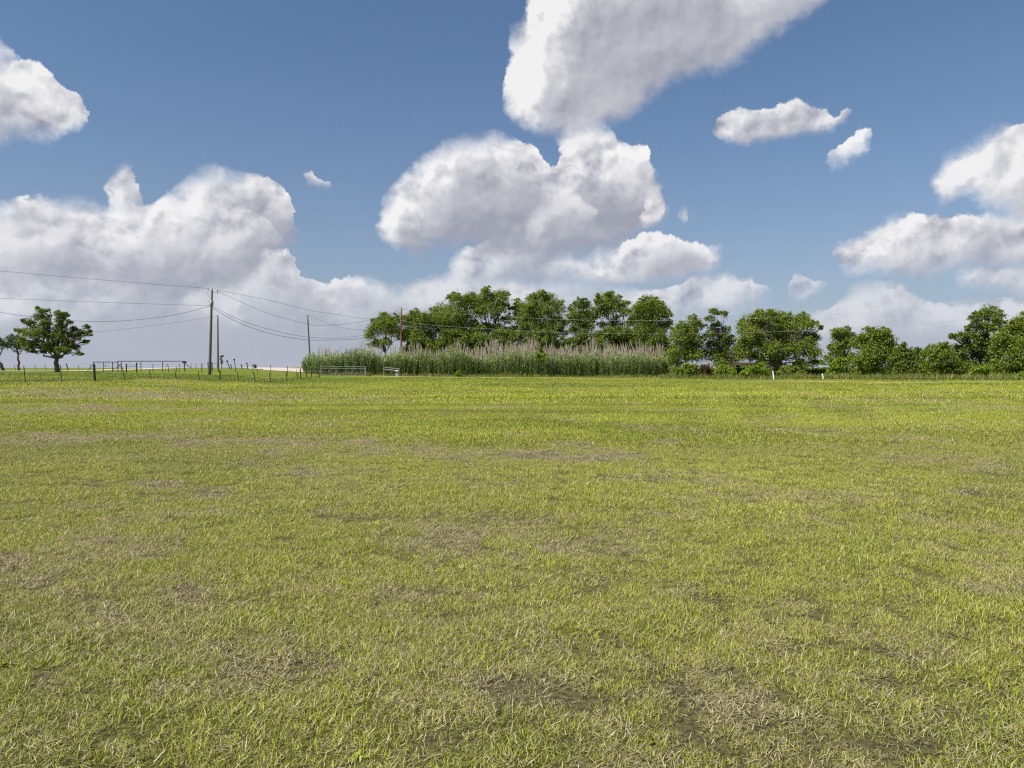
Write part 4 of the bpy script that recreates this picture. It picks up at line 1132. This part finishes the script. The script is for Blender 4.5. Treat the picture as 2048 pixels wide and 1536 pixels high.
rootB = wire_fence('middle wire fence on the bank in front of the drive with wooden brace posts', [
    (252.6, 727, 252.6, 88, .075, 1, 1), (273, 725, 273.2, 88, .085, 1, 1), (305.5, 728, 305.8, 88, .034, 0, 1), (335.4, 727, 337.6, 87.5, .034, 0, 1), (353, 733, 353.4, 87.5, .03, 0, 0),
    (358.5, 727, 358.5, 89, .03, 0, 1), (370, 736, 370.3, 87, .03, 0, 0), (402.6, 726, 403, 87, .034, 0, 1), (437, 727, 437, 87, .07, 1, 1),
    (505.4, 728, 506, 87, .034, 0, 1), (515, 738, 515.3, 87, .03, 0, 0), (541.4, 729.5, 541.8, 86.5, .034, 0, 1), (575, 732.7, 575, 86, .036, 0, 1), (593.4, 738, 593.5, 85.5, .026, 0, 0), (611.3, 733, 613, 85.5, .065, 1, 1)])
MB().tube([at(252.6, 732.2, 88), at(273, 732.2, 88)], .035, 7).build('brace_rail', M['post'], rootB)
MB().tube([at(424, 727.3, 90), at(437, 727.5, 87)], .03, 7).build('brace_rail', M['post'], rootB)
post_mesh(424, 725, 424.5, 90, .07, M['post'], rootB)
MB().tube([gp(329, 88.5, -.1), at(333.5, 730, 88), at(335.2, 727.3, 88), at(336.5, 730, 87.8)], .018, 5).build('bent_wire', M['tpost'], rootB)
wire_fence('farthest wire fence of slanting posts beyond the drive at far left', [
    (-20, 728.6, -16, 104, .035, 0, 1), (27.7, 728.6, 31.6, 104, .03, 0, 1), (68.5, 728.6, 72.5, 104, .03, 0, 1), (88.7, 728.6, 93, 104, .03, 0, 1),
    (132, 727, 136.6, 104, .075, 1, 1), (156, 728.6, 158.6, 104, .03, 0, 1), (179.7, 727, 181.3, 104, .03, 0, 1)], (.5, .9))
wire_fence('farthest wire fence of thin rods behind the mailbox box and near pole', [
    (382, 726, 382.3, 108, .03, 0, 1), (392, 725.5, 392.6, 108, .03, 0, 1), (406, 725, 405.6, 108, .03, 0, 1), (415.6, 724, 416.4, 108, .07, 1, 1)], (.5, .9))


def leaning_post(label, px_t, sy_t, px_b, Y, r, cap=None):
    b = gp(px_b, Y); root = empty('leaning_post', b); tag(root, label, 'post', 'leaning posts on the far verge')
    _, t = post_mesh(px_t, sy_t, px_b, Y, r, M['post'], root)
    s_ = Y / F
    if cap == 'round':
        MB().tube([t + Vector((0, 0, -1.6 * s_)), t + Vector((0, 0, -.4 * s_)), t + Vector((0, 0, 1.0 * s_)), t + Vector((0, 0, 2.1 * s_))], [.7 * s_, 1.7 * s_, 1.8 * s_, .8 * s_], 10).build('cap', M['black'], root, smooth=True)
    elif cap == 'fork':
        for d in (-1, 1):
            MB().tube([t + Vector((0, 0, -.8 * s_)), t + Vector((d * 1.1 * s_, 0, .6 * s_)), t + Vector((d * 2.6 * s_, 0, (.6 + d * .5) * s_))], [.6 * s_, 1.1 * s_, .5 * s_], 7).build('fork', M['post'], root)
    return root


leaning_post('leaning post with a round dark cap, left of the tallest capped post', 454.2, 722.5, 459.7, 114, .07, 'round')
leaning_post('tallest thin leaning post with a round dark cap', 468.4, 719.5, 472, 88, .042, 'round')
leaning_post('short uncapped post between the two round-capped posts', 461.2, 728, 463, 114, .075)
leaning_post('short uncapped leaning post left of the forked post', 482, 728, 484.4, 114, .08)
leaning_post('leaning post with a forked top on the far verge', 493.6, 727, 495.5, 116, .08, 'fork')


def pipe_fence():
    Y = 94
    root = empty('pipe_fence', gp(236, Y)); tag(root, 'long dark pipe fence with two top rails and X brace beside the drive', 'fence')
    p = lambda a, b: at(a, b, Y)
    MB().tube([p(186, 724), p(210, 724), p(235.5, 724.2)], .055, 8).build('rail', M['pipe'], root)
    MB().tube([p(235.5, 722.4), p(300, 722.3), p(369, 722.4)], .055, 8).build('rail', M['pipe'], root)
    for a, s_, r in ((186.6, 723.4, .06), (206.5, 724, .045), (225, 724, .055), (235.6, 721.8, .065), (242.5, 722.5, .05), (281.7, 722.4, .05), (325.3, 722.4, .055), (369, 722.4, .065)):
        post_mesh(a, s_, a, Y, r, M['pipe'], root)
    for (a, b), (c, d) in (((236, 728), (242.3, 734)), ((242.3, 728), (236, 734.5)), ((226, 739.5), (235.5, 733.5)), ((187, 728), (173, 740.5)), ((370.5, 728), (382, 735.5))):
        e = p(c, d)
        if d > 739: e.z = min(e.z, gz(e.x, e.y) - .05)
        MB().tube([p(a, b), e], .04, 7).build('brace', M['pipe'], root)
    for a, s_, w__ in ((198, 727, .07), (217, 727, .07), (211.3, 731.5, .16), (259.4, 724.6, .09), (302, 724.6, .09)):
        top = p(a, 724.2 if a < 236 else 722.6); c = p(a, s_)
        MB().box((top + c) / 2, (.012, .012, (top - c).length)).box(c, (w__, .03, w__ * .8)).build('hanging_tag', M['black'], root)
    for s_ in (729, 732.5):
        MB().tube([p(187, s_), p(235, s_), p(300, s_ - .3), p(368, s_)], .006, 4).build('wire', M['wire'], root)
    return root


pipe_fence()
mp = at(368.8, 724.5, 93.7)
root = empty('mailbox', mp - Vector((0, 0, .14))); tag(root, 'black box mounted at the right end of the pipe fence', 'box')
bx = MB()
bx.tube([mp + Vector((-.02, -.26, 0)), mp + Vector((-.02, .26, 0))], .13, 12)
bx.box(mp + Vector((-.02, 0, -.07)), (.258, .51, .135)).build('body', M['black'], root)
MB().box(mp + Vector((.17, 0, .0)), (.12, .34, .22)).build('side_box', M['black'], root)

# galvanised gate in front of the reeds
Y = 90.0
p = lambda a, b: at(a, b, Y)
root = empty('pipe_gate', gp(686, Y)); tag(root, 'long galvanised pipe gate standing before the left end of the reeds', 'gate')
for (a, b), (c, d), r in (((640.5, 733), (731, 733.4), .035), ((641, 737.2), (731, 737.4), .028), ((641, 751), (731, 751.4), .026), ((642, 744), (731, 744.2), .010), ((642, 747.5), (731, 747.8), .010)):
    MB().tube([p(a, b), p(c, d)], r, 7).build('rail', M['steel'], root)
for a, s_, r in ((641, 733, .035), (672.5, 732.5, .05), (704, 733.5, .028), (706, 737.5, .02), (731, 732.4, .075)):
    post_mesh(a, s_, a, Y, r, M['steel'], root)
# loading frame
root = empty('small_gate', gp(783, Y)); tag(root, 'short galvanised pipe frame with tilted double rail against the reeds', 'gate')
for (a, b), (c, d), r in (((767.3, 734.5), (799, 738), .05), ((767.3, 738.8), (797.5, 742), .075), ((768, 752.2), (797, 752.8), .022)):
    MB().tube([p(a, b), p(c, d)], r, 8).build('rail', M['steel'], root)
for a, s_, r in ((767.6, 734.5, .045), (784, 740.3, .03), (798.3, 738, .05)):
    post_mesh(a, s_, a, Y, r, M['steel'], root)
a, b = p(790.6, 742.2), p(797, 752.3)
MB().box((a + b) / 2 + Vector((0, .1, 0)), (abs(b.x - a.x), .04, abs(a.z - b.z))).build('panel', M['grey'], root)
MB().box(p(793.6, 741.4) + Vector((0, -.1, 0)), (.26, .05, .16)).build('sign_plate', M['white'], root)
a, b = gp(806.5, 90, -.03), p(816, 746.6)
o = MB().tube([a, b], [.05, .05], 4).build('board', M['pole'])
tag(o, 'weathered board leaning into the reeds right of the pipe frame', 'board')

for lab, tx, ty, bxp, Y in (('taller leaning white marker post in front of the big domed tree', 1545.8, 742.5, 1548.2, 77),
                            ('shorter leaning white marker post right of the big domed tree', 1644.6, 748.2, 1647.8, 75)):
    b = gp(bxp, Y); t = at(tx, ty, Y); root = empty('marker_post', b); tag(root, lab, 'post', 'white marker posts')
    MB().tube([b + Vector((0, 0, -.2)), b.lerp(t, .5), t], [.072, .07, .068], 10).build('post', M['white'], root)
    MB().tube([t, t + (t - b).normalized() * .03], [.074, .06], 10).build('cap', M['white'], root)

# ------------------------------------------------------------------ brick shed glimpsed through the trees
hb = gp(1494, 122)
root = empty('brick_shed', hb); tag(root, 'small pinkish brick shed glimpsed through the gap between two trees', 'shed')
W, D, H = 5.6, 4.5, 1.85
MB().box(hb + Vector((0, D / 2, H / 2 - .2)), (W, D, H + .4)).build('wall', M['brick'], root)
v = [hb + Vector(q_) for q_ in ((-W / 2 - .5, -.6, H), (W / 2 + .5, -.6, H), (W / 2 + .5, D + .6, H), (-W / 2 - .5, D + .6, H), (-W / 2 - .5, D / 2, H + .6), (W / 2 + .5, D / 2, H + .6))]
rf = MB(); rf.v = v + [q_ - Vector((0, 0, .16)) for q_ in v[:4]]
rf.f = [(0, 1, 5, 4), (2, 3, 4, 5), (0, 4, 3), (1, 2, 5), (6, 7, 1, 0), (7, 8, 2, 1), (8, 9, 3, 2), (9, 6, 0, 3), (9, 8, 7, 6)]
rf.build('roof', M['roof'], root)
for x_, wd, z0, z1, nm in ((.9, .85, 0.02, 1.7, 'door'), (2.0, .8, .7, 1.45, 'window'), (-1.5, .8, .7, 1.45, 'window')):
    c = hb + Vector((x_, -.05, (z0 + z1) / 2))
    f = MB().box(c, (wd + .16, .08, z1 - z0 + .16)).build(nm, M['white'], root)
    pn = MB().box(c + Vector((0, -.05, 0)), (wd - .06, .03, z1 - z0 - .06))
    f2 = mesh_obj('pane' if nm == 'window' else 'door_leaf', np.array([tuple(a - hb) for a in pn.v]), pn.f, M['glass'] if nm == 'window' else M['roof'], f)
